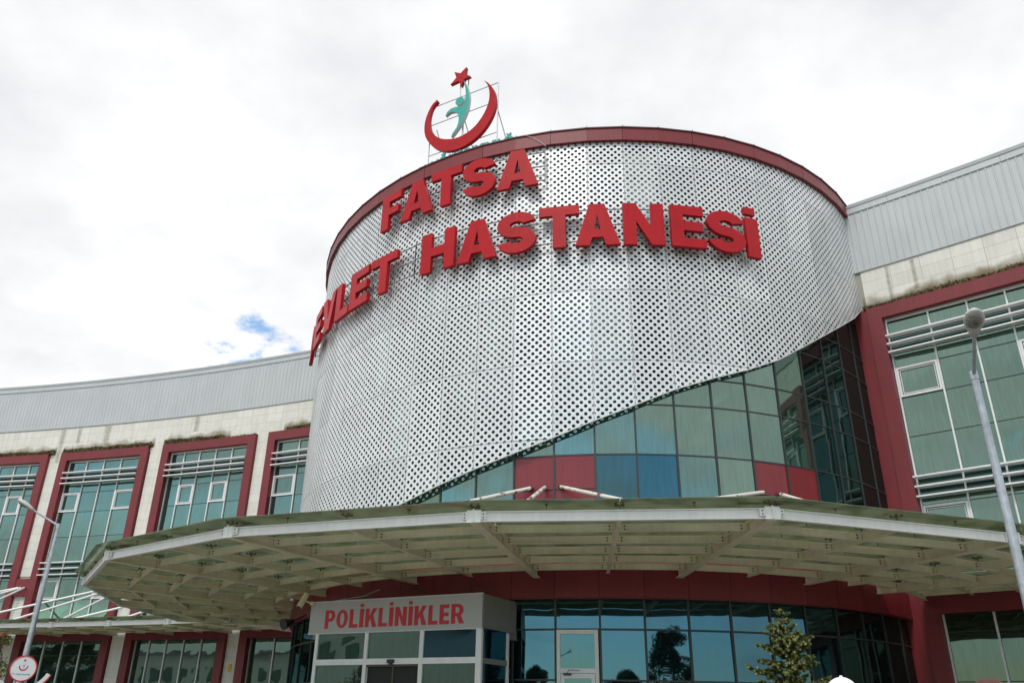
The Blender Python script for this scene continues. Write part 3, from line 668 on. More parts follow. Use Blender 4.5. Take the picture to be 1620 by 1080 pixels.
# turquoise lettering standing on the roof behind the rim
def text_mesh(body, size, extrude, name, mt):
    cu = bpy.data.curves.new(name, 'FONT'); cu.body = body; cu.size = size; cu.extrude = extrude; cu.offset = size * .02
    ob = bpy.data.objects.new(name, cu); COL.objects.link(ob)
    dg = bpy.context.evaluated_depsgraph_get(); me = bpy.data.meshes.new_from_object(ob.evaluated_get(dg)); me.name = name
    bpy.data.objects.remove(ob); me.materials.clear(); me.materials.append(mt); return me
txt = root('roof_lettering', DR(-4, 11.95, 20.45), 'turquoise capital letters on the roof partly hidden by the rim', 'sign')
words = 'T.C. SAĞLIK BAKANLIĞI'; k = -6.05; step = 3.93 / len(words)
for ch in words:
    if ch not in ' .':
        me = text_mesh(ch, .62, .03, 'roof_letter', green)
        A, B = DR(k, 12.0, 0), DR(k + .8 * step, 12.0, 0); d = (B - A).normalized(); nrm = Vector((d.y, -d.x, 0))
        M_ = Matrix((d, Vector((0, 0, 1)), nrm)).transposed().to_4x4(); M_.translation = Vector((A.x, A.y, 20.66)); link('letter', me, txt, M_)
    k += step
f = MB()
for i in range(8): f.beam(DR(-6.1 + i * .5, 11.97, 20.62), DR(-5.6 + i * .5, 11.97, 20.62), .04, .04); f.beam(DR(-6.1 + i * .5, 11.97, 20.42), DR(-6.1 + i * .5, 11.97, 20.62), .03, .03, upv=Vector((1, 0, 0)))
f.build('base_rail', galv, txt)
# loose cable over the rim
f = MB(); pp = [DR(-1.75, RT + .02, 20.66), DR(-1.5, RT + .03, 20.50), DR(-1.25, RT + .03, 20.2), DR(-1.12, RT + .05, 20.0)]
for a, b in zip(pp, pp[1:]): f.tube(a, b, .008, None, 5)
tagit(f.build('cable', palem), 'thin pale cable hanging over the red rim right of FATSA', 'cable')

# ------------------------------------------------------------------ canopies
def ibeam(mb, a, b, depth, wd, ztop, depth_b=None):
    a = Vector((a[0], a[1], ztop)); b = Vector((b[0], b[1], ztop)); db = depth_b or depth
    d = (b - a).normalized(); s_ = Vector((-d.y, d.x, 0)); t = .022
    def pr(x0, x1, za0, za1, zb0, zb1):
        mb.hexa([a + s_ * x0 + Vector((0, 0, za0)), a + s_ * x1 + Vector((0, 0, za0)), a + s_ * x1 + Vector((0, 0, za1)), a + s_ * x0 + Vector((0, 0, za1)),
                 b + s_ * x0 + Vector((0, 0, zb0)), b + s_ * x1 + Vector((0, 0, zb0)), b + s_ * x1 + Vector((0, 0, zb1)), b + s_ * x0 + Vector((0, 0, zb1))])
    pr(-wd / 2, wd / 2, -t, 0, -t, 0); pr(-wd / 2, wd / 2, -depth, -depth + t, -db, -db + t); pr(-.009, .009, -depth + t, -t, -db + t, -t)
def lerp(a, b, t_): return a + (b - a) * t_
spider = MB(); spider.use(spid)
for a in range(4):
    an = pi / 4 + a * pi / 2; e = Vector((.105 * cos(an), .105 * sin(an), 0)); spider.beam((0, 0, -.045), e + Vector((0, 0, -.03)), .022, .022); spider.tube(e + Vector((0, 0, -.045)), e + Vector((0, 0, .0)), .028, .028, 8)
spider.tube((0, 0, -.10), (0, 0, -.03), .02, .02, 6); spider = spider.mesh('spider_fitting')
pin = MB(); pin.use(spid); pin.tube((0, 0, -.10), (0, 0, -.01), .010, .010, 5); pin.tube((0, 0, -.018), (0, 0, 0), .038, .038, 8); pin = pin.mesh('glass_pin')
plate = MB(); plate.use(beamc); plate.box(-.07, .07, -.008, .008, -.075, .075); plate.use(boltm)
for z in (-.035, .035): 
    for y in (-1, 1): plate.tube((.025, y * .006, z), (.025, y * .028, z), .018, .018, 6)
plate = plate.mesh('end_plate')
ZB, ZG = 5.42, 5.56
can = root('entrance_canopy', (3.0, 22.0, 5.2), 'large polygonal steel and green glass canopy over the entrance', 'canopy')
OUT = [(-14.7, 38.3), (-14.93, 32.85), (-13.65, 27.23), (-10.70, 22.29), (-6.40, 18.88), (-.72, 16.85), (5.21, 16.12), (11.16, 18.15), (16.1, 21.6)]
INK = [-16.9, -14.3, -11.3, -8.1, -4.5, -1.4, 1.8, 5.02, 7.65]
OUT = [Vector((x, y, 0)) for x, y in OUT]; INN = [DR(k, RG + .12, 0) for k in INK]
FR_ = [0, .185, .365, .55, .73, .895]
def node(i, t_, f_):  # i bay index, t_ 0..1 along the bay, f_ 0 outer .. 1 inner
    o_ = lerp(OUT[i], OUT[i + 1], t_); inn_ = DR(lerp(INK[i], INK[i + 1], t_), RG + .12, 0); return lerp(o_, inn_, f_)
for i in range(len(OUT)):
    f = MB(); ibeam(f, OUT[i], INN[i], .24, .19, ZB - .002, .27); f.build('main_beam', beamc, can)
for i in range(len(OUT) - 1):
    dv = (OUT[i + 1] - OUT[i]).normalized(); f = MB(); ibeam(f, OUT[i] + dv * .12, OUT[i + 1] - dv * .12, .215, .10, ZB); f.build('edge_beam', beamw, can)
    f = MB(); ibeam(f, node(i, .5, .004), node(i, .5, .985), .185, .09, ZB - .004, .185); f.build('secondary_beam', beamc, can)
    for f_ in FR_[1:]:
        for t0, t1 in ((0, .5), (.5, 1)):
            a, b = node(i, t0, f_), node(i, t1, f_); d = (b - a).normalized(); L_ = (b - a).length
            f = MB(); ibeam(f, a + d * .03, b - d * .03, .165, .075, ZB - .008); f.build('purlin', beamc, can)
            for pnt, sg in ((a + d * .14, 1), (b - d * .14, -1)):
                X = d * sg; Y = Vector((-X.y, X.x, 0)); M_ = Matrix((X, Y, Vector((0, 0, 1)))).transposed().to_4x4(); M_.translation = Vector((pnt.x, pnt.y, ZB - .09))
                link('end_plate', plate, can, M_)
    # glass
    fr2 = [-.052] + FR_[1:] + [.985]
    for a_, b_ in zip(fr2, fr2[1:]):
        for t0, t1 in ((0, .5), (.5, 1)):
            g = MB(); e = .0014; ga = .0014
            c = [node(i, t0 + e, a_ + ga), node(i, t1 - e, a_ + ga), node(i, t1 - e, b_ - ga), node(i, t0 + e, b_ - ga)]
            zz_ = ZG + random.uniform(-.004, .004)
            g.hexa([v + Vector((0, 0, zz_)) for v in c] + [v + Vector((0, 0, zz_ + .016)) for v in c]); g.build('glass_panel', cg, can)
    for f_ in [0.0] + FR_[1:]:
        for t0 in (0, .5):
            p = node(i, t0, f_ + .002); d = (OUT[i + 1] - OUT[i]).normalized(); M_ = Matrix.Rotation(atan2(d.y, d.x), 4, 'Z'); M_.translation = Vector((p.x, p.y, ZG)); link('spider_fitting', spider, can, M_)
        for t0 in (.25, .75):
            p = node(i, t0, f_); M_ = Matrix.Translation(Vector((p.x, p.y, ZG))); link('glass_pin', pin, can, M_)
for i, p in enumerate(OUT):  # white connection pieces at the corners
    out_ = (p - Vector((AX, AY, 0))).normalized(); s_ = Vector((-out_.y, out_.x, 0)); f = MB(); f.use(beamw)
    def q(x, y, z): return p + s_ * x + out_ * y + Vector((0, 0, z))
    f.hexa([q(-.15, .0, 5.19), q(.15, .0, 5.19), q(.15, .07, 5.19), q(-.15, .07, 5.19), q(-.15, .0, 5.44), q(.15, .0, 5.44), q(.15, .07, 5.44), q(-.15, .07, 5.44)])
    f.hexa([q(-.25, .0, 5.25), q(-.15, .0, 5.25), q(-.15, .055, 5.25), q(-.25, .03, 5.25), q(-.25, .0, 5.40), q(-.15, .0, 5.40), q(-.15, .055, 5.40), q(-.25, .03, 5.40)])
    f.hexa([q(.15, .0, 5.25), q(.25, .0, 5.25), q(.25, .03, 5.25), q(.15, .055, 5.25), q(.15, .0, 5.40), q(.25, .0, 5.40), q(.25, .03, 5.40), q(.15, .055, 5.40)])
    f.hexa([q(-.012, .07, 5.21), q(.012, .07, 5.21), q(.012, .10, 5.21), q(-.012, .10, 5.21), q(-.012, .07, 5.46), q(.012, .07, 5.46), q(.012, .10, 5.46), q(-.012, .10, 5.46)])
    f.use(boltm)
    for x in (-.2, .2):
        for z in (5.29, 5.36): f.tube(q(x, .04, z), q(x, .06, z), .014, None, 6)
    f.build('corner_joint', None, can)
for i, t0, t1, f0 in ((5, .90, .985, .02), (6, .015, .05, .02), (3, .03, .17, .015), (4, .02, .06, .03), (1, .3, .42, .06)):
    f = MB(); a, b = node(i, t0, f0), node(i, t1, f0 + .004); f.beam(a + Vector((0, 0, ZG + .032)), b + Vector((0, 0, ZG + .034)), .20, .022); f.build('loose_board', bark, can)
# hanger tubes of the main canopy
def rod(parent, a, b, r=.055, m_=None):
    f = MB(); f.use(m_ or rodm); f.tube(a, b, r, None, 12); d = (Vector(b) - Vector(a)).normalized(); f.use(boltm); f.tube(Vector(a) - d * .12, Vector(a), .03, .03, 8); f.tube(Vector(b), Vector(b) + d * .1, .03, .03, 8)
    return f.build('hanger_tube', None, parent)
def onb(i, f_, z=5.46): p = lerp(OUT[i], INN[i], f_); return Vector((p.x, p.y, z))
for k, lst in ((-1.4, ((-.17, 4, .25), (.18, 5, .25), (.57, 6, .25))), (5.02, ((-.9, 5, .25), (-.40, 7, .25)))):
    for dk, i, f_ in lst:
        rod(can, DR(k + dk, RG + .10, 7.76), onb(i, f_)); 
        f = MB(); p = DR(k + dk, RG, 7.76); n_ = (p - Vector((AX, AY, 7.76))).normalized(); f.tube(p - n_ * .01, p + n_ * .07, .05, .035, 8); f.build('wall_bracket', boltm, can)

def wing_canopy(name, label, ss, off1, front, clip=None, offs=(1.0, 2.1, 3.2)):
    R_ = root(name, WG(ss[len(ss) // 2], off1, 5.2), label, 'canopy')
    for s in ss:
        f = MB(); ibeam(f, WG(s, off1, 0), WG(s, .22, 0), .22, .10, ZB - .003, .25); f.build('cross_beam', beamc, R_)
    for s, s2 in zip(ss, ss[1:]):
        if front:
            a, b = WG(s, off1, 0), WG(s2, off1, 0); d = (b - a).normalized(); f = MB(); ibeam(f, a + d * .1, b - d * .1, .21, .10, ZB); f.build('edge_beam', beamw, R_)
        mid = (s + s2) / 2; f = MB(); ibeam(f, WG(mid, off1 - .05, 0), WG(mid, .25, 0), .17, .08, ZB - .006); f.build('secondary_beam', beamc, R_)
        for o_ in offs:
            for a_, b_ in ((s, mid), (mid, s2)):
                f = MB(); ibeam(f, WG(a_ + .05, o_, 0), WG(b_ - .05, o_, 0), .16, .075, ZB - .01); f.build('purlin', beamc, R_)
        bo = [off1 + (.4 if front else -.05)] + list(offs)[::-1] + [.24]
        for a_, b_ in ((s, mid), (mid, s2)):
            for o1, o2 in zip(bo, bo[1:]):
                g = MB(); z = ZG + random.uniform(-.004, .004); wbox(g, a_ + .01, b_ - .01, o2 + .01, o1 - .01, z, z + .016); g.build('glass_panel', cg, R_)
            for o_ in [off1] + list(offs): link('spider_fitting', spider, R_, Matrix.Translation(WG(a_, o_, ZG)))
    if front:
        for s in ss:
            f = MB(); f.use(beamw); wbox(f, s - .16, s + .16, off1, off1 + .07, 5.19, 5.45); f.use(boltm)
            for x in (-.1, .1):
                for z in (5.27, 5.37): f.tube(WG(s + x, off1 + .07, z), WG(s + x, off1 + .09, z), .016, None, 6)
            f.build('corner_joint', None, R_)
    return R_
SSL = [13.25, 16.98, 20.7, 24.4, 28.1, 31.8, 35.48, 39.2, 42.95, 46.6]
lcan = wing_canopy('left_wing_canopy', 'narrow steel and glass canopy along the foot of the left wing', SSL, 4.7, True)
for s in (28.12, 35.48, 42.98):
    for ds, s_end, o_e in ((-.16, s - 7.3, 4.4), (.03, s - 3.65, 4.4), (.27, s, 4.4)):
        rod(lcan, WG(s + ds, .20, 7.86), WG(s_end, o_e, 5.46), .055, louverm)
        f = MB(); f.tube(WG(s + ds, .14, 7.86), WG(s + ds, .24, 7.86), .05, None, 8); f.build('wall_bracket', boltm, lcan)
SSR = [75.3, 78.1, 81.0, 83.9, 86.8, 89.7, 92.6]
rcan = wing_canopy('right_wing_canopy', 'narrow steel canopy along the foot of the right wing', SSR, 2.86, False, offs=(.75, 1.5, 2.25))

# ------------------------------------------------------------------ vestibule with its sign
v0, v1 = Vector((-5.74, 24.92, 0)), Vector((-.67, 22.27, 0)); vd = (v1 - v0).normalized(); vn = Vector((vd.y, -vd.x, 0)); VL = (v1 - v0).length
def VF(u, v, d): return v0 + vd * u + vn * d + Vector((0, 0, v))
ves = root('entrance_vestibule', VF(VL / 2, 0, 0), 'projecting glazed entrance vestibule with white frames and sliding door', 'entrance')
DEP = -4.2
f = MB(); fbox(f, VF, .1, VL - .1, 3.50, 4.46, DEP, -.08); f.build('roof_box', sigside, ves)
f = MB(); fbox(f, VF, VL - .04, VL + .012, 3.65, 4.50, -1.9, -.062); f.build('side_fascia', sigside, ves)
posts = [(.28, .38), (2.02, 2.13), (3.83, 3.95), (5.56, 5.70)]
for a, b in posts:
    f = MB(); fbox(f, VF, a, b, .12, 3.64, -.11, 0); f.build('post', whitef, ves)
for (a, _), (b, _2) in zip([(p[1], 0) for p in posts], [(p[0], 0) for p in posts[1:]]):
    f = MB(); fbox(f, VF, a, b, 2.80, 2.95, -.10, -.004); f.build('rail', whitef, ves)
    g = MB(); g.hexa([VF(a, 2.95, -.05 + random.uniform(-.01, .01)), VF(b, 2.95, -.05 + random.uniform(-.01, .01)), VF(b, 2.95, -.075), VF(a, 2.95, -.075), VF(a, 3.64, -.05), VF(b, 3.64, -.05 + random.uniform(-.01, .01)), VF(b, 3.64, -.075), VF(a, 3.64, -.075)]); g.build('glass_pane', groundg if a > 3 else teal, ves)
    if a > 3.5 or a < 1: g = MB(); fbox(g, VF, a, b, .15, 2.80, -.075, -.05); g.build('glass_pane', teal, ves)
f = MB(); fbox(f, VF, 2.13, 3.83, .15, 2.74, -.14, -.11); 
f.build('sliding_door', interior, ves)
f = MB(); fbox(f, VF, 2.95, 3.0, .15, 2.74, -.105, -.085); fbox(f, VF, 2.13, 3.83, 2.745, 2.797, -.12, -.03); f.build('door_rail', boltm, ves)
# right side face
VS = lambda u, v, d: v0 + vd * (VL + .0 - d) - vn * u + Vector((0, 0, v))   # u runs back from the front corner
for a, b in ((.0, .10), (1.45, 1.56)):
    f = MB(); fbox(f, VS, a + .002, b, .12, 3.64, .0, .09); f.build('side_post', whitef, ves)
f = MB(); fbox(f, VS, .102, 1.45, 2.80, 2.93, .004, .08); f.build('rail', sigside, ves)
f = MB(); fbox(f, VS, .102, 1.45, 2.93, 3.64, .04, .06); f.build('glass_pane', groundg, ves)
f = MB(); fbox(f, VS, .102, 1.45, .15, 2.80, .04, .06); f.build('glass_pane', groundg, ves)
# left side face with an open casement
VS2 = lambda u, v, d: v0 + vd * (.28 + d) - vn * u + Vector((0, 0, v))
for a, b in ((.01, .12), (1.5, 1.6), (3.0, 3.1)):
    f = MB(); fbox(f, VS2, a, b, .12, 3.64, .0, .09); f.build('side_post', whitef, ves)
for a, b in ((.12, 1.5), (1.6, 3.0)):
    f = MB(); fbox(f, VS2, a, b, 2.2, 2.32, .0, .08); f.build('rail', whitef, ves)
    f = MB(); fbox(f, VS2, a, b, .15, 3.6, .03, .05); f.build('glass_pane', darkg, ves)
op = lambda u, v, d: VS2(.15 + u * .80, v, -.02 - u * .28 - d)
f = MB(); fbox(f, op, 0, .07, 2.35, 3.45, 0, .05); fbox(f, op, .83, .9, 2.35, 3.45, 0, .05); fbox(f, op, .07, .83, 2.35, 2.42, 0, .05); fbox(f, op, .07, .83, 3.38, 3.45, 0, .05); f.build('open_casement', whitef, ves)
f = MB(); fbox(f, op, .07, .83, 2.42, 3.38, .02, .03); f.build('glass_pane', darkg, ves)
# sensor above the sliding door
f = MB(); fbox(f, VF, 2.86, 3.06, 2.83, 2.92, .0, .07); fbox(f, VF, 2.91, 3.01, 2.79, 2.83, .0, .05); f.build('door_sensor', blackm, ves)
# POLIKLINIKLER sign
sg = root('sign_board', VF(VL / 2, 3.65, 0), 'silver board with red capitals POLİKLİNİKLER above the vestibule', 'sign')
f = MB(); fbox(f, VF, 0, VL, 3.65, 4.50, -.06, 0); f.build('board', signp, sg)
f = MB(); fbox(f, VF, -.01, VL + .01, 4.50, 4.525, -.07, .012); fbox(f, VF, -.01, VL + .01, 3.625, 3.65, -.07, .012); f.build('board_trim', aluf, sg)
adv = {'P': .37, 'O': .42, 'L': .31, 'İ': .145, 'K': .41, 'N': .40, 'E': .32, 'R': .41}; word = 'POLİKLİNİKLER'
tot = sum(adv[c_] for c_ in word) + .06 * (len(word) - 1); sc = (5.17 - .55) / tot; u = .56
for c_ in word:
    mb = MB(); mb.use(signred)
    for sh in letter(c_, adv[c_] * sc, .50, .255, .19): prism(mb, sh, (lambda a, b, d, u=u: VF(u + a, 3.77 + b, d + .001)), .006)
    link('printed_letter', mb.mesh('printed_letter'), sg, label='red printed letter ' + c_)
    u += (adv[c_] + .06) * sc

# CCTV camera on the corner of the sign
ct = root('cctv_camera', VF(.02, 4.45, .1), 'beige bullet security camera at the left corner of the signboard', 'security camera')
f = MB(); f.tube(VF(-.12, 4.74, .12), VF(-.20, 4.36, .30), .088, .088, 14); f.build('housing', beigem, ct, smooth=False)
f = MB(); f.tube(VF(-.20, 4.36, .30), VF(-.203, 4.345, .307), .06, .06, 12); f.build('lens', blackm, ct)
f = MB(); f.beam(VF(-.14, 4.55, .15), VF(.08, 4.47, .06), .04, .04); f.tube(VF(.08, 4.47, .10), VF(.08, 4.47, .0), .06, .06, 10); f.build('bracket', beigem, ct)
f = MB(); pp = [VF(.1, 4.5, .03), VF(.5, 4.56, -.3), VF(1.2, 4.75, -.9), VF(1.6, 4.95, -1.1)]
for a, b in zip(pp, pp[1:]): f.tube(a, b, .009, None, 5)
f.build('cable', palem, ct)
# dark horn speaker left of the vestibule
hs = root('horn_speaker', (-7.4, 28.5, 4.0), 'dark horn loudspeaker under the canopy left of the vestibule', 'loudspeaker')
f = MB(); f.tube((-7.4, 28.4, 4.22), (-7.15, 28.7, 4.36), .19, .07, 16); f.build('horn', blackm, hs)
f = MB(); f.beam((-7.1, 28.75, 4.4), (-6.9, 29.3, 4.62), .05, .05); f.build('bracket', redpan, hs)

# ------------------------------------------------------------------ street lamps
def lathe_head(mb, o_, d, side, upv, secs, n_=16):
    """loft of ellipses: secs = (along, half width, height up, height down)"""
    rings = []
    for al, hw, hu, hd in secs:
        rg = []
        for i in range(n_):
            a = 2 * pi * i / n_; y = cos(a) * hw; z = sin(a) * (hu if sin(a) > 0 else hd); rg.append(o_ + d * al + side * y + upv * z)
        rings.append(rg)
    vs = [p for r in rings for p in r]; fs = []
    for j in range(len(rings) - 1):
        for i in range(n_): fs.append((j * n_ + i, j * n_ + (i + 1) % n_, (j + 1) * n_ + (i + 1) % n_, (j + 1) * n_ + i))
    fs += [tuple(range(n_))[::-1], tuple(range((len(rings) - 1) * n_, len(rings) * n_))]
    mb.add(vs, fs)
lensm = mat('lamp_diffuser', (0.22, 0.22, 0.19), .15, 0, var=.3, scale=30)
def lamp(base, top, arm_end, head_len, r0, r1, label, hw=.17):
    R_ = root('street_lamp', base, label, 'street lamp', 'street lamps in front of the hospital')
    base = Vector(base); top = Vector(top); e = Vector(arm_end)
    f = MB(); f.tube(base, top, r0, r1, 14); f.build('pole', galv, R_, smooth=False)
    f = MB(); f.tube(base, base + Vector((0, 0, .35)), r0 * 1.5, r0 * 1.5, 12); f.build('pole_collar', galv, R_)
    d = (e - top).normalized(); f = MB(); f.tube(top - Vector((0, 0, .05)), top + Vector((0, 0, .12)), r1 * 1.15, r1 * 1.15, 12); f.tube(top + Vector((0, 0, .05)), e, .035, .03, 10); f.build('arm', galv, R_)
    side = d.cross(Vector((0, 0, 1))).normalized(); upv = side.cross(d).normalized()
    f = MB(); secs = [(-.06, .06, .05, .04), (.06, hw * .55, .07, .04), (head_len * .35, hw * .9, .10, .04), (head_len * .6, hw, .11, .04), (head_len * .85, hw * .8, .09, .04), (head_len * .97, hw * .4, .05, .03), (head_len, .02, .01, .01)]
    lathe_head(f, e, d, side, upv, secs); f.build('lamp_head', lampm, R_, smooth=True)
    f = MB(); lathe_head(f, e, d, side, upv, [(head_len * .32, hw * .55, .0, .06), (head_len * .42, hw * .78, .0, .085), (head_len * .62, hw * .84, .0, .10), (head_len * .82, hw * .62, .0, .085), (head_len * .9, hw * .2, .0, .05)]); f.build('lamp_glass', lensm, R_, smooth=True)
    f = MB(); c = e + d * head_len * .62 - upv * .1; f.tube(c, c - upv * .03, .045, .03, 10); f.build('lamp_boss', boltm, R_)
lamp((8.53, 13.89, 0), (8.54, 13.89, 7.38), (8.09, 12.87, 7.78), .62, .105, .062, 'tall galvanised street lamp in front of the right end of the canopy', .168)
lamp((-15.86, 28.8, 0), (-15.81, 28.8, 7.36), (-16.75, 28.6, 7.92), .62, .12, .06, 'galvanised street lamp standing at the far left beyond the canopy', .2)

# round sign on the left
ds = root('hospital_sign', (-15.2, 28.0, 0), 'white round sign with red rim and crescent emblem at lower left', 'sign')
c = Vector((-15.38, 28.0, 2.73)); sd_ = Vector((.88, .47, 0)).normalized(); sn = Vector((sd_.y, -sd_.x, 0))
SF = lambda u, v, d: c + sd_ * u + sn * d + Vector((0, 0, v))
circ = lambda r, n_=36: [(r * cos(2 * pi * i / n_), r * sin(2 * pi * i / n_)) for i in range(n_)]
mb = MB(); mb.use(signwhite); prism(mb, [circ(.355)], SF, .08); mb.build('disc', None, ds)
mb = MB(); mb.use(signred); prism(mb, [circ(.39), circ(.353)], lambda u, v, d: SF(u, v, d - .005), .10); mb.build('red_rim', None, ds)
def crescent(r, x, y, n_=20):
    o_ = [(x + r * cos(radians(200 + 200 * i / n_ - 20)), y + r * sin(radians(200 + 200 * i / n_ - 20))) for i in range(n_ + 1)]
    i_ = [(x + r * .86 * cos(radians(380 - 200 * i / n_ - 20)) * .93, y + r * .16 + r * .86 * sin(radians(380 - 200 * i / n_ - 20))) for i in range(n_ + 1)]
    return o_ + i_
mb = MB(); mb.use(signred); prism(mb, [crescent(.13, 0, .06)], lambda u, v, d: SF(u, v, d + .081), .004)
prism(mb, [[(.0 + (.05 if i % 2 == 0 else .02) * cos(pi / 2 + i * pi / 5), .29 + (.05 if i % 2 == 0 else .02) * sin(pi / 2 + i * pi / 5) - .05) for i in range(10)]], lambda u, v, d: SF(u, v, d + .081), .004); mb.build('crescent_print', None, ds)
mb = MB(); mb.use(signblue); prism(mb, [[((x - 1.45) * .07, (y - 23.2) * .07 + .08) for x, y in FG]], lambda u, v, d: SF(u, v, d + .081), .004); mb.build('figure_print', None, ds)
me = text_mesh('T.C. Sağlık Bakanlığı', .062, .001, 'sign_text', signblue); M_ = Matrix((sd_, Vector((0, 0, 1)), sn)).transposed().to_4x4(); M_.translation = SF(-.285, -.19, .083); link('sign_text', me, ds, M_)
mb = MB(); mb.use(galv); mb.tube(SF(-.15, -2.73, .02), SF(-.15, -.3, .02), .04, None, 10); mb.tube(SF(.15, -2.73, .02), SF(.15, -.3, .02), .04, None, 10); mb.build('sign_leg', None, ds)
for sgn in (-1, 1):
    lp = []; li = []
    for i in range(13):
        a = radians(-86 + 62 * i / 12); lp.append((sgn * (.92 * cos(a)), .20 + .92 * sin(a))); li.append((sgn * (.76 * cos(a)), .20 + .76 * sin(a)))
    mb = MB(); mb.use(signwhite); prism(mb, [[(sgn * .0, -.83 - .25)] + lp + li[::-1]] if False else [lp + li[::-1]], SF, .07); mb.use(signred); prism(mb, [[(x * 1.0, y) for x, y in lp] + [(x * .955, .20 + (y - .20) * .955) for x, y in lp[::-1]]], lambda u, v, d: SF(u, v, d + .071), .004); mb.build('curved_blade', None, ds)

# yellow notice on the pier
f = MB(); wbox(f, 42.86, 43.06, -.02, -.005 + .03, 3.38, 3.75); tagit(f.build('notice', yellowm), 'small yellow notice on the cream pier left of the entrance', 'notice')

# ------------------------------------------------------------------ moss on ledges, pigeons
def moss(s0, s1, n_, hmax, label, off=.1):
    f = MB(); f.use(mossm); rnd = random.Random(int(s0 * 10))
    for i in range(n_):
        s = rnd.uniform(s0, s1); den = noise.noise(Vector((s * .8, 3.1, 0))) * .5 + .6; h = hmax * rnd.uniform(.25, 1) * max(.15, den)
        p = WG(s, rnd.uniform(.0, off * 2), 15.85); w_ = rnd.uniform(.015, .05); an = rnd.uniform(0, pi); dx = Vector((cos(an), sin(an), 0)) * w_; tip = p + Vector((rnd.uniform(-.06, .06), rnd.uniform(-.08, .02), h))
        f.add([p - dx, p + dx, tip + dx * .4, tip - dx * .4], [(0, 1, 2, 3)])
    # humus layer
    st_ = .25; s = s0
    while s < s1:
        hh = hmax * .3 * (.6 + .6 * noise.noise(Vector((s * 2, 0, 5)))); wbox(f, s, min(s + st_, s1), .0, off * 2 - .02, 15.852, 15.852 + max(.02, hh)); s += st_
    o_ = f.build('ledge_moss', mossm); tagit(o_, label, 'moss', 'moss growing on the window frames', 'stuff')
moss(21.3, 27.9, 3600, .42, 'dry mossy growth on the leftmost red window frame')
moss(28.65, 35.05, 3600, .42, 'dry mossy growth on the second red window frame from left')
moss(36.05, 40.2, 2400, .44, 'dry mossy growth on the left part of the third red frame')
moss(40.3, 42.5, 160, .12, 'thin moss on the right end of the third red frame')
moss(44.6, 46.6, 1100, .42, 'tuft of growth on the frame beside the drum')
moss(75.0, 83.4, 3800, .26, 'yellow brown moss band on the red frame of the right wing')
def pigeon(s, ang, label):
    R_ = Matrix.Rotation(ang, 4, 'Z'); p0 = WG(s, .12, 15.86)
    f = MB(); e = Vector
    d, sd2, uu = R_ @ e((1, 0, 0)), R_ @ e((0, 1, 0)), e((0, 0, 1))
    lathe_head(f, p0 + uu * .14, (d - uu * .15).normalized(), sd2, uu, [(-.2, .02, .01, .01), (-.12, .045, .03, .03), (0, .075, .07, .07), (.09, .06, .06, .06), (.14, .03, .035, .04)], 10)
    lathe_head(f, p0 + uu * .25 + d * .1, d, sd2, uu, [(-.05, .01, .01, .06), (-.02, .035, .035, .09), (.03, .035, .035, .05), (.055, .012, .01, .012), (.085, .003, .003, .003)], 8)
    f.tube(p0 + sd2 * .02 + uu * .09, p0 + sd2 * .02, .006, None, 5); f.tube(p0 - sd2 * .02 + uu * .09, p0 - sd2 * .02, .006, None, 5)
    tagit(f.build('pigeon', pigeonm, smooth=True), label, 'bird', 'pigeons on the mossy ledges')
pigeon(24.5, .4, 'dark pigeon alone on the leftmost mossy ledge'); pigeon(30.7, 2.5, 'left pigeon of the pair near the middle of the second ledge'); pigeon(31.23, .3, 'right pigeon of the pair near the middle of the second ledge')
pigeon(33.78, .9, 'leftmost of three pigeons at the right end of the second ledge'); pigeon(34.3, 2.8, 'middle of three pigeons at the right end of the second ledge'); pigeon(34.84, .2, 'rightmost of three pigeons at the right end of the second ledge')

# rain stains on the cream wall of the right wing are thin films of dirt with their own outline
stain = bpy.data.materials.new('rain_stain'); stain.use_nodes = True; t = stain.node_tree; b = t.nodes['Principled BSDF']; b.inputs['Base Color'].default_value = (.20, .14, .06, 1); b.inputs['Roughness'].default_value = .9
tx = t.nodes.new('ShaderNodeTexCoord'); sp = t.nodes.new('ShaderNodeSeparateXYZ'); t.links.new(tx.outputs['Generated'], sp.inputs[0])
def tm(op, a, b_, cl=False):
    x = t.nodes.new('ShaderNodeMath'); x.operation = op; x.use_clamp = cl
    for i, v in enumerate((a, b_)):
        if isinstance(v, (int, float)): x.inputs[i].default_value = v
        else: t.links.new(v, x.inputs[i])
    return x.outputs[0]
nz = t.nodes.new('ShaderNodeTexNoise'); nz.inputs['Scale'].default_value = 6; nz.inputs['Detail'].default_value = 6; t.links.new(tx.outputs['Object'], nz.inputs['Vector'])
xx = tm('MULTIPLY', sp.outputs['X'], tm('SUBTRACT', 1.0, sp.outputs['X'])); ed_ = tm('MULTIPLY', xx, 4.0, True)
al = tm('MULTIPLY', tm('MULTIPLY', ed_, ed_), tm('MULTIPLY', nz.outputs['Fac'], .55, True), True); t.links.new(al, b.inputs['Alpha'])
smear = stain.copy(); smear.name = 'moss_stain'; t2 = smear.node_tree; b2 = t2.nodes['Principled BSDF']; b2.inputs['Base Color'].default_value = (.21, .16, .07, 1)
for l_ in list(b2.inputs['Alpha'].links): t2.links.remove(l_)
tx2 = t2.nodes.new('ShaderNodeNewGeometry'); sp2 = t2.nodes.new('ShaderNodeSeparateXYZ'); t2.links.new(tx2.outputs['Position'], sp2.inputs[0])
nz2 = t2.nodes.new('ShaderNodeTexNoise'); nz2.inputs['Scale'].default_value = 1.6; nz2.inputs['Detail'].default_value = 7; t2.links.new(tx2.outputs['Position'], nz2.inputs['Vector'])
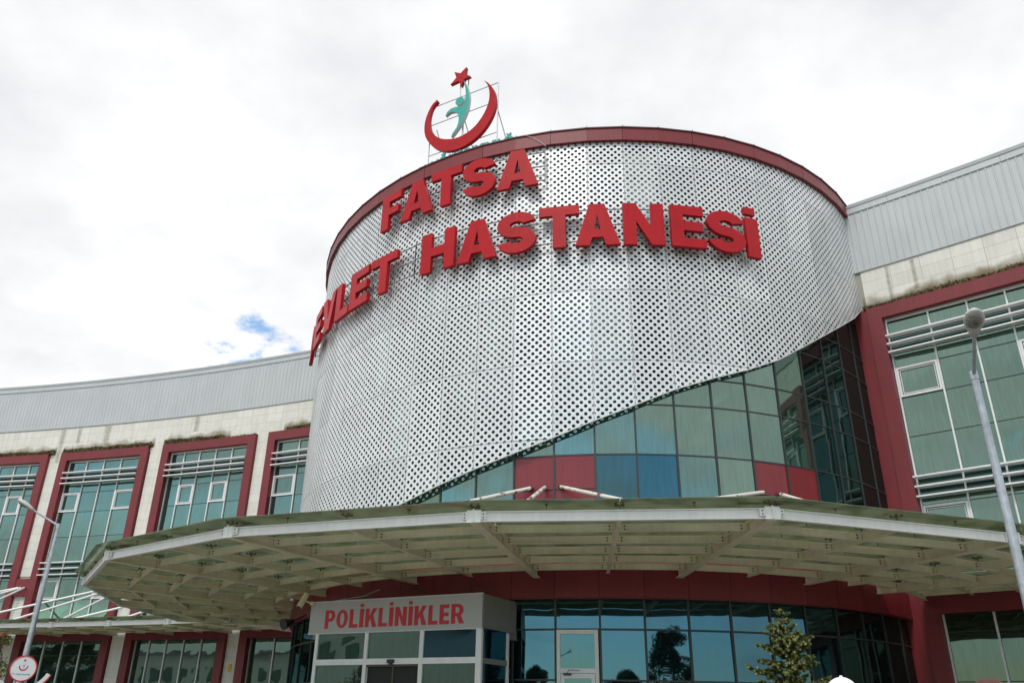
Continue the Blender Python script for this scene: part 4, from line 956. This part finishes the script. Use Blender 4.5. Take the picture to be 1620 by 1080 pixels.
m1_ = t2.nodes.new('ShaderNodeMapRange'); m1_.inputs['From Min'].default_value = 15.85; m1_.inputs['From Max'].default_value = 16.6; m1_.inputs['To Min'].default_value = 1.25; m1_.inputs['To Max'].default_value = -.2; t2.links.new(sp2.outputs['Z'], m1_.inputs['Value'])
m2_ = t2.nodes.new('ShaderNodeMath'); m2_.operation = 'MULTIPLY_ADD'; t2.links.new(nz2.outputs['Fac'], m2_.inputs[0]); m2_.inputs[1].default_value = 1.6; m2_.inputs[2].default_value = -1.0; 
m3_ = t2.nodes.new('ShaderNodeMath'); m3_.operation = 'ADD'; m3_.use_clamp = True; t2.links.new(m1_.outputs[0], m3_.inputs[0]); t2.links.new(m2_.outputs[0], m3_.inputs[1])
m4_ = t2.nodes.new('ShaderNodeMath'); m4_.operation = 'MULTIPLY'; t2.links.new(m3_.outputs[0], m4_.inputs[0]); m4_.inputs[1].default_value = .92; t2.links.new(m4_.outputs[0], b2.inputs['Alpha'])
for s, wd, z0, z1, dx in ((76.05, .22, 15.95, 17.45, .1), (76.98, .24, 16.2, 17.46, .05)):
    f = MB(); a = WG(s - wd / 2, .012, z0); q1 = WG(s + wd / 2, .012, z0); f.add([a, q1, WG(s + wd / 2, .012, z1), WG(s - wd / 2, .012, z1)], [(0, 1, 2, 3)]); f.build('rain_stain', stain, rightw)
for i, (s, wd, z0) in enumerate([(22.6, .5, 16.4), (29.4, .45, 16.5), (31.5, .7, 16.2), (38.0, .5, 16.5), (28.2, .5, 15.3)]):
    f = MB(); f.add([WG(s - wd / 2, .012, z0), WG(s + wd / 2, .012, z0), WG(s + wd / 2, .012, 17.45), WG(s - wd / 2, .012, 17.45)], [(0, 1, 2, 3)]); f.build('rain_stain', stain, leftw)

for s0_, s1_, par in ((21.2, 28.0, leftw), (28.5, 35.2, leftw), (35.9, 40.6, leftw), (44.3, 46.8, leftw), (75.0, 83.4, rightw)):
    k_ = s0_
    f = MB()
    while k_ < s1_ - .01:
        e_ = min(k_ + 1.3, s1_); f.add([WG(k_, .016, 15.8), WG(e_, .016, 15.8), WG(e_, .016, 16.62), WG(k_, .016, 16.62)], [(0, 1, 2, 3)]); k_ = e_
    f.build('moss_stain', smear, par)

# ------------------------------------------------------------------ spruce in front of the entrance
def spruce(base, H, Rb, seed, nd, whorls, name_label, vis=True, leafscale=1.0):
    rnd = random.Random(seed); base = Vector(base)
    tr_ = MB(); tr_.tube(base, base + Vector((0, 0, H * .97)), H * .022, .008, 8)
    fo = MB(); fo.use(needle); fo.use(needle2)
    for wi in range(whorls):
        t_ = (wi + .5) / whorls; z = H * (.10 + .88 * t_); R_ = Rb * (1 - t_) ** .85 + .05 * H / 3
        nb = rnd.choice((5, 6, 7)) if t_ < .92 else 3
        a0 = rnd.uniform(0, 6.28)
        for bI in range(nb):
            a = a0 + bI * 2 * pi / nb + rnd.uniform(-.3, .3); Lb = R_ * rnd.uniform(.5, 1.25); el = rnd.uniform(-.05, .35) + t_ * .35
            dv = Vector((cos(a) * cos(el), sin(a) * cos(el), sin(el))); p = base + Vector((0, 0, z)); seg = 5; pts_ = [p]
            for s_ in range(seg):
                dv = (dv + Vector((rnd.uniform(-.1, .1), rnd.uniform(-.1, .1), rnd.uniform(-.12, .06)))).normalized(); p = p + dv * Lb / seg; pts_.append(p)
            for s_ in range(seg): tr_.tube(pts_[s_], pts_[s_ + 1], .012 * H / 3 * (1 - s_ / seg) + .003, .012 * H / 3 * (1 - (s_ + 1) / seg) + .003, 4)
            twigs = []
            for s_ in range(seg):
                for q in range(5):
                    st_ = lerp(pts_[s_], pts_[s_ + 1], rnd.random()); sd3 = dv.cross(Vector((0, 0, 1))).normalized() * rnd.choice((-1, 1))
                    td = (dv * .7 + sd3 * rnd.uniform(.3, 1) + Vector((0, 0, rnd.uniform(-.5, .25)))).normalized(); tl = Lb * rnd.uniform(.12, .34) * (1 - .5 * s_ / seg)
                    twigs.append((st_, st_ + td * tl))
            twigs.append((pts_[-2], pts_[-1] + dv * .05)); twigs.append((pts_[-3], pts_[-2])); twigs.append((pts_[1], pts_[3]))
            for a_, b_ in twigs:
                ln = (b_ - a_).length; cnt = int(nd * ln) + 3; ax = (b_ - a_).normalized()
                for q in range(cnt):
                    u_ = q / cnt; c_ = lerp(a_, b_, u_); rd = Vector((rnd.gauss(0, 1), rnd.gauss(0, 1), rnd.gauss(0, 1))); rd = (rd - ax * rd.dot(ax)).normalized(); nd_ = (rd + ax * .9).normalized() * .042 * leafscale * rnd.uniform(.7, 1.2)
                    wv = ax.cross(rd) * .008 * leafscale
                    fo.use(needle2 if (u_ > .64 and rnd.random() < .7) else needle); fo.add([c_ - wv, c_ + wv, c_ + nd_], [(0, 1, 2)])
    R0 = root('spruce_tree', base, name_label, 'tree')
    tr_.build('trunk', bark, R0); fo.build('crown', None, R0)
    return R0
spruce((4.52, 14.05, 0), 3.30, 1.15, 5, 620, 22, 'young spruce with bright green tips in front of the entrance glass')

# reddish shrub at far left
def bush(base, crown, n_, mats, label, cat, name='shrub', leaf=.06, seed=1, stems=5):
    rnd = random.Random(seed); base = Vector(base); R_ = root(name, base, label, cat)
    tr_ = MB(); fo = MB(); [fo.use(q) for q in mats]
    for i in range(stems):
        a = rnd.uniform(0, 6.28); c_ = rnd.choice(crown); tip = Vector(c_[:3]) + Vector((rnd.uniform(-.3, .3), rnd.uniform(-.3, .3), c_[3] * .6)); tr_.tube(base + Vector((cos(a) * .08, sin(a) * .08, 0)), tip, .05, .012, 6)
    for i in range(n_):
        cx, cy, cz, cr_ = rnd.choice(crown); v = Vector((rnd.gauss(0, 1), rnd.gauss(0, 1), rnd.gauss(0, 1))).normalized() * cr_ * rnd.random() ** .45; p = Vector((cx, cy, cz)) + v
        if noise.noise(p * 2.2) < -.12: continue
        fo.use(mats[0] if noise.noise(p * 1.3 + Vector((9, 0, 0))) > 0 else mats[1])
        a = Vector((rnd.gauss(0, 1), rnd.gauss(0, 1), rnd.gauss(0, 1))).normalized() * leaf * rnd.uniform(.6, 1.3); b_ = a.orthogonal().normalized() * leaf * .5
        fo.add([p - a, p + b_, p + a, p - b_], [(0, 1, 2, 3)])
    tr_.build('trunk', bark, R_); fo.build('crown', None, R_)
bush((-11.75, 20.2, 0), [(-12.05, 20.2, 2.9, .34), (-11.85, 20.2, 2.45, .35), (-12.3, 20.3, 2.3, .7), (-11.9, 20, 1.6, .6), (-11.65, 20.1, 3.0, .16), (-12.2, 20.4, 1.2, .9)], 5200, (leafr, leafg), 'shrub with reddish and olive leaves at the lower left corner', 'shrub', seed=4, leaf=.045)

# ------------------------------------------------------------------ the side behind the photographer, seen mirrored in the glass
def far_tree(x, y, H, R_, seed, label):
    rnd = random.Random(seed); r_ = root('conifer_tree', (x, y, 0), label, 'tree', 'trees mirrored in the entrance glass'); tr_ = MB(); tr_.tube((x, y, 0), (x, y, H * .9), .25, .05, 8)
    fo = MB(); cl = []
    for i in range(70):
        t_ = rnd.random() ** .9; a = rnd.uniform(0, 6.28); rr_ = R_ * (1 - t_) ** .55 * rnd.uniform(.25, 1.05); cl.append((Vector((x + rr_ * cos(a), y + rr_ * sin(a), 1.0 + (H - 1.3) * t_)), R_ * rnd.uniform(.14, .30) * (1.1 - .5 * t_)))
        tr_.tube((x, y, max(.8, 1.0 + (H - 1.3) * t_ - .4)), cl[-1][0], .05, .02, 4)
    for i in range(9000):
        c_, r2_ = rnd.choice(cl); v = Vector((rnd.gauss(0, 1), rnd.gauss(0, 1), rnd.gauss(0, .7))).normalized() * r2_ * rnd.random() ** .4; p = c_ + v
        a_ = Vector((rnd.gauss(0, 1), rnd.gauss(0, 1), rnd.gauss(0, .6))).normalized() * .16; b_ = a_.orthogonal().normalized() * .08; fo.add([p - a_, p + b_, p + a_, p - b_], [(0, 1, 2, 3)])
    tr_.build('trunk', bark, r_); fo.build('crown', leafd, r_)
for i, (x, y, H, R_) in enumerate(((-29.5, -20, 9.8, 2.6), (-25.5, -20, 7.6, 2.4), (-20, -22, 8.8, 2.0), (15.2, -20, 9.6, 4.6), (20.5, -18, 7.4, 3.2), (-12, -46, 9.5, 3.5), (2, -50, 9, 4), (-70, 22, 10, 3.2), (-34, -6, 8.5, 3.0))):
    far_tree(x, y, H, R_, i + 3, ('tall ragged dark conifer', 'shorter dark conifer', 'slim dark conifer', 'broad dark conifer beside the two-armed lamp', 'rounded dark conifer', 'distant dark conifer', 'distant broad conifer', 'lone conifer', 'dark conifer nearest the vestibule')[i] + ' mirrored in the glass')
bl = root('opposite_building', (-70, 0, 0), 'white building opposite, mirrored in the vestibule glass', 'building')
f = MB(); f.box(-112, -41, -10, 6, 0, 9); f.build('wall', whitew, bl)
f = MB(); f.add([(-113, 7, 9), (-40, 7, 9), (-40, -11, 9), (-113, -11, 9), (-108, -2, 12), (-45, -2, 12)], [(0, 1, 5, 4), (1, 2, 5), (2, 3, 4, 5), (3, 0, 4), (0, 3, 2, 1)]); f.build('roof', flash, bl)
for i in range(16):
    for z in (1.2, 5.2):
        f = MB(); f.box(-110 + i * 4.3, -108 + i * 4.3, 6.02, 6.08, z, z + 1.7); f.build('window', darkg, bl)
for i, (x, y, h_) in enumerate(((13.2, -2, 5.6), (-13, -20, 6.3))):
    r_ = root('double_street_lamp', (x, y, 0), ('nearer right-hand' if i == 0 else 'farther left-hand') + ' two-armed street lamp mirrored in the entrance glass', 'street lamp', 'two-armed lamps')
    f = MB(); f.tube((x, y, 0), (x, y, h_ - .5), .09, .06, 10); f.build('pole', galv, r_)
    for sg_ in (-1, 1):
        f = MB(); f.tube((x, y, h_ - .6), (x + sg_ * 1.3, y, h_), .035, None, 8); f.build('arm', galv, r_)
        f = MB(); lathe_head(f, Vector((x + sg_ * 1.25, y, h_ - .02)), Vector((sg_, 0, .3)).normalized(), Vector((0, 1, 0)), Vector((0, 0, 1)), [(0, .05, .04, .04), (.3, .16, .1, .05), (.55, .12, .08, .05), (.62, .02, .01, .01)], 12); f.build('lamp_head', lampm, r_)
for i in range(3):
    x = 18.6 + i * 2.3; f = MB(); f.tube((x, 5, 0), (x, 5, 11), .06, .04, 8); tagit(f.build('flagpole', galv), ('left', 'middle', 'right')[i] + ' of three flagpoles mirrored in the entrance glass', 'flagpole', 'flagpoles mirrored in the glass')

# ------------------------------------------------------------------ two people, only the tops of their heads enter the frame
def person(x, y, H, face, capmat, top, label, capkind):
    """figure standing upright, face = heading angle"""
    R_ = root('person', (x, y, 0), label, 'person'); s = H / 1.75
    J = [(0, 0, .95), (0, 0, 1.12), (0, 0, 1.30), (0, 0, 1.43), (0, .01, 1.52), (0, .02, 1.60),
         (.19, 0, 1.40), (.235, .0, 1.12), (.24, .06, .88), (-.19, 0, 1.40), (-.235, .0, 1.12), (-.24, .06, .88),
         (.10, 0, .90), (.11, .02, .50), (.11, -.02, .09), (.12, .14, .04), (-.10, 0, .90), (-.11, .02, .50), (-.11, -.02, .09), (-.12, .14, .04)]
    E_ = [(0, 1), (1, 2), (2, 3), (3, 4), (4, 5), (3, 6), (6, 7), (7, 8), (3, 9), (9, 10), (10, 11), (0, 12), (12, 13), (13, 14), (14, 15), (0, 16), (16, 17), (17, 18), (18, 19)]
    RD = [.155, .14, .155, .10, .058, .07, .07, .046, .03, .07, .046, .03, .095, .062, .042, .035, .095, .062, .042, .035]
    for sx_, w_ in ((1, 8), (-1, 11)):     # palm, four fingers and thumb
        bx, by, bz = J[w_]; pi_ = len(J); J.append((bx, by + .01, bz - .07)); E_.append((w_, pi_)); RD.append(.028)
        for fi, (ox, ln) in enumerate(((.027, .072), (.009, .08), (-.009, .075), (-.026, .06))):
            q = len(J); J.append((bx + .004 * sx_, by + ox + .01, bz - .10)); E_.append((pi_, q)); RD.append(.009); J.append((bx - .008 * sx_, by + ox + .012, bz - .10 - ln * .6)); E_.append((q, q + 1)); RD.append(.0085); J.append((bx - .025 * sx_, by + ox + .014, bz - .10 - ln)); E_.append((q + 1, q + 2)); RD.append(.0075)
        q = len(J); J.append((bx, by + .045, bz - .06)); E_.append((pi_, q)); RD.append(.010); J.append((bx - .01 * sx_, by + .058, bz - .10)); E_.append((q, q + 1)); RD.append(.009)
    me = bpy.data.meshes.new('body'); me.from_pydata([(a * s, b * s, c_ * s) for a, b, c_ in J], E_, []); ob = bpy.data.objects.new('body', me); COL.objects.link(ob)
    md = ob.modifiers.new('skin', 'SKIN'); 
    for i, r_ in enumerate(RD): me.skin_vertices[0].data[i].radius = (r_ * s, r_ * s * (.72 if i in (0, 1, 2) else 1)); 
    me.skin_vertices[0].data[0].use_root = True
    ob.modifiers.new('sub', 'SUBSURF').levels = 2
    dg = bpy.context.evaluated_depsgraph_get(); bme = bpy.data.meshes.new_from_object(ob.evaluated_get(dg)); bpy.data.objects.remove(ob)
    # head joined on the neck: ellipsoid with brow, nose, chin, ears
    bm = bmesh.new(); bm.from_mesh(bme); hb = bmesh.ops.create_uvsphere(bm, u_segments=28, v_segments=20, radius=1)
    for v in hb['verts']:
        a, b_, c_ = v.co; y_ = b_ * .098; x_ = a * .076 * (1 - .18 * max(0, -c_)); z_ = c_ * .122
        if b_ > .75 and abs(a) < .22 and -.35 < c_ < .05: y_ += .022 * (1 - abs(a) / .22)
        if b_ > .6 and abs(c_ - .08) < .12 and .2 < abs(a) < .5: y_ -= .010
        if b_ > .7 and -.55 < c_ < -.42 and abs(a) < .3: y_ -= .005
        if abs(a) > .93 and abs(c_) < .25: x_ *= 1.14
        v.co = Vector((x_, y_ + .02, z_ + 1.635)) * s
    bm.to_mesh(bme); bm.free()
    for q in (skin, shirtm if capkind == 'cap' else coatm, trouserm): bme.materials.append(q)
    for p in bme.polygons:
        c_ = p.center; h_ = c_.z / s; p.use_smooth = True
        arm = abs(c_.x) > .18 * s and h_ < 1.35
        p.material_index = 0 if h_ > 1.50 or (arm and h_ < .90 and abs(c_.x) > .2 * s) else (2 if h_ < .95 and not arm else 1)
    M_ = Matrix.Rotation(face, 4, 'Z'); M_.translation = Vector((x, y, 0)); link('body', bme, R_, M_)
    hm = bmesh.new(); bmesh.ops.create_uvsphere(hm, u_segments=24, v_segments=16, radius=1)
    for v in hm.verts:
        a, b_, c_ = v.co
        if c_ < -.1: b_ = min(b_, .15) if b_ > 0 else b_
        v.co = Vector((a * .086, b_ * .107 + .012, max(c_, -.75) * .125 + 1.645)) * s
    bmesh.ops.delete(hm, geom=[v for v in hm.verts if v.co.y > .06 * s and v.co.z < 1.66 * s], context='VERTS')
    h_ = bpy.data.meshes.new('hair'); hm.to_mesh(h_); hm.free(); h_.materials.append(hairm); link('hair', h_, R_, M_)
    cm_ = bmesh.new(); bmesh.ops.create_uvsphere(cm_, u_segments=32, v_segments=20, radius=1)
    bmesh.ops.delete(cm_, geom=[v for v in cm_.verts if v.co.z < -.05], context='VERTS')
    for v in cm_.verts:
        a, b_, c_ = v.co; wob = 1 + .03 * sin(5 * atan2(b_, a))
        if capkind == 'cap': v.co = Vector((a * .098 * wob, b_ * .118 * wob + .015, c_ * .115 + 1.675)) * s
        else: v.co = Vector((a * .125 * (1 + .1 * (c_ < .5)), b_ * .135 + .0, c_ * .105 + 1.685)) * s
    cmn = bpy.data.meshes.new('cap'); bmesh.ops.solidify(cm_, geom=cm_.faces[:], thickness=.004); cm_.to_mesh(cmn); cm_.free(); cmn.materials.append(capmat); [setattr(p, 'use_smooth', True) for p in cmn.polygons]; co_ = link('cap' if capkind == 'cap' else 'beret', cmn, R_, M_)
    if capkind == 'cap':
        f = MB()
        pts_ = [(sin(a) * .088, .10 + cos(a) * .085) for a in [radians(-85 + 17 * i) for i in range(11)]]
        top_ = [M_ @ (Vector((x_, y_, 1.675 - .12 * (y_ - .08))) * s) for x_, y_ in pts_]; bot = [p - Vector((0, 0, .006)) for p in top_]; n_ = len(top_)
        f.add(top_ + bot, [tuple(range(n_)), tuple(range(2 * n_ - 1, n_ - 1, -1))] + [(i, (i + 1) % n_, n_ + (i + 1) % n_, n_ + i) for i in range(n_)]); f.build('cap_peak', capmat, R_)
        f = MB(); tp = M_ @ (Vector((0, .015, 1.79)) * s); f.tube(tp - Vector((0, 0, .004)), tp + Vector((0, 0, .008)), .010, .008, 8); f.build('cap_button', capmat, R_)
person(1.905, 5.0, 1.785, radians(-8), capw, 0, 'person in a white cap, only the top showing at the bottom edge', 'cap')
person(2.93, 5.35, 1.805, radians(-35), capb, 0, 'person in a brown beret, only the top showing at lower right', 'beret')
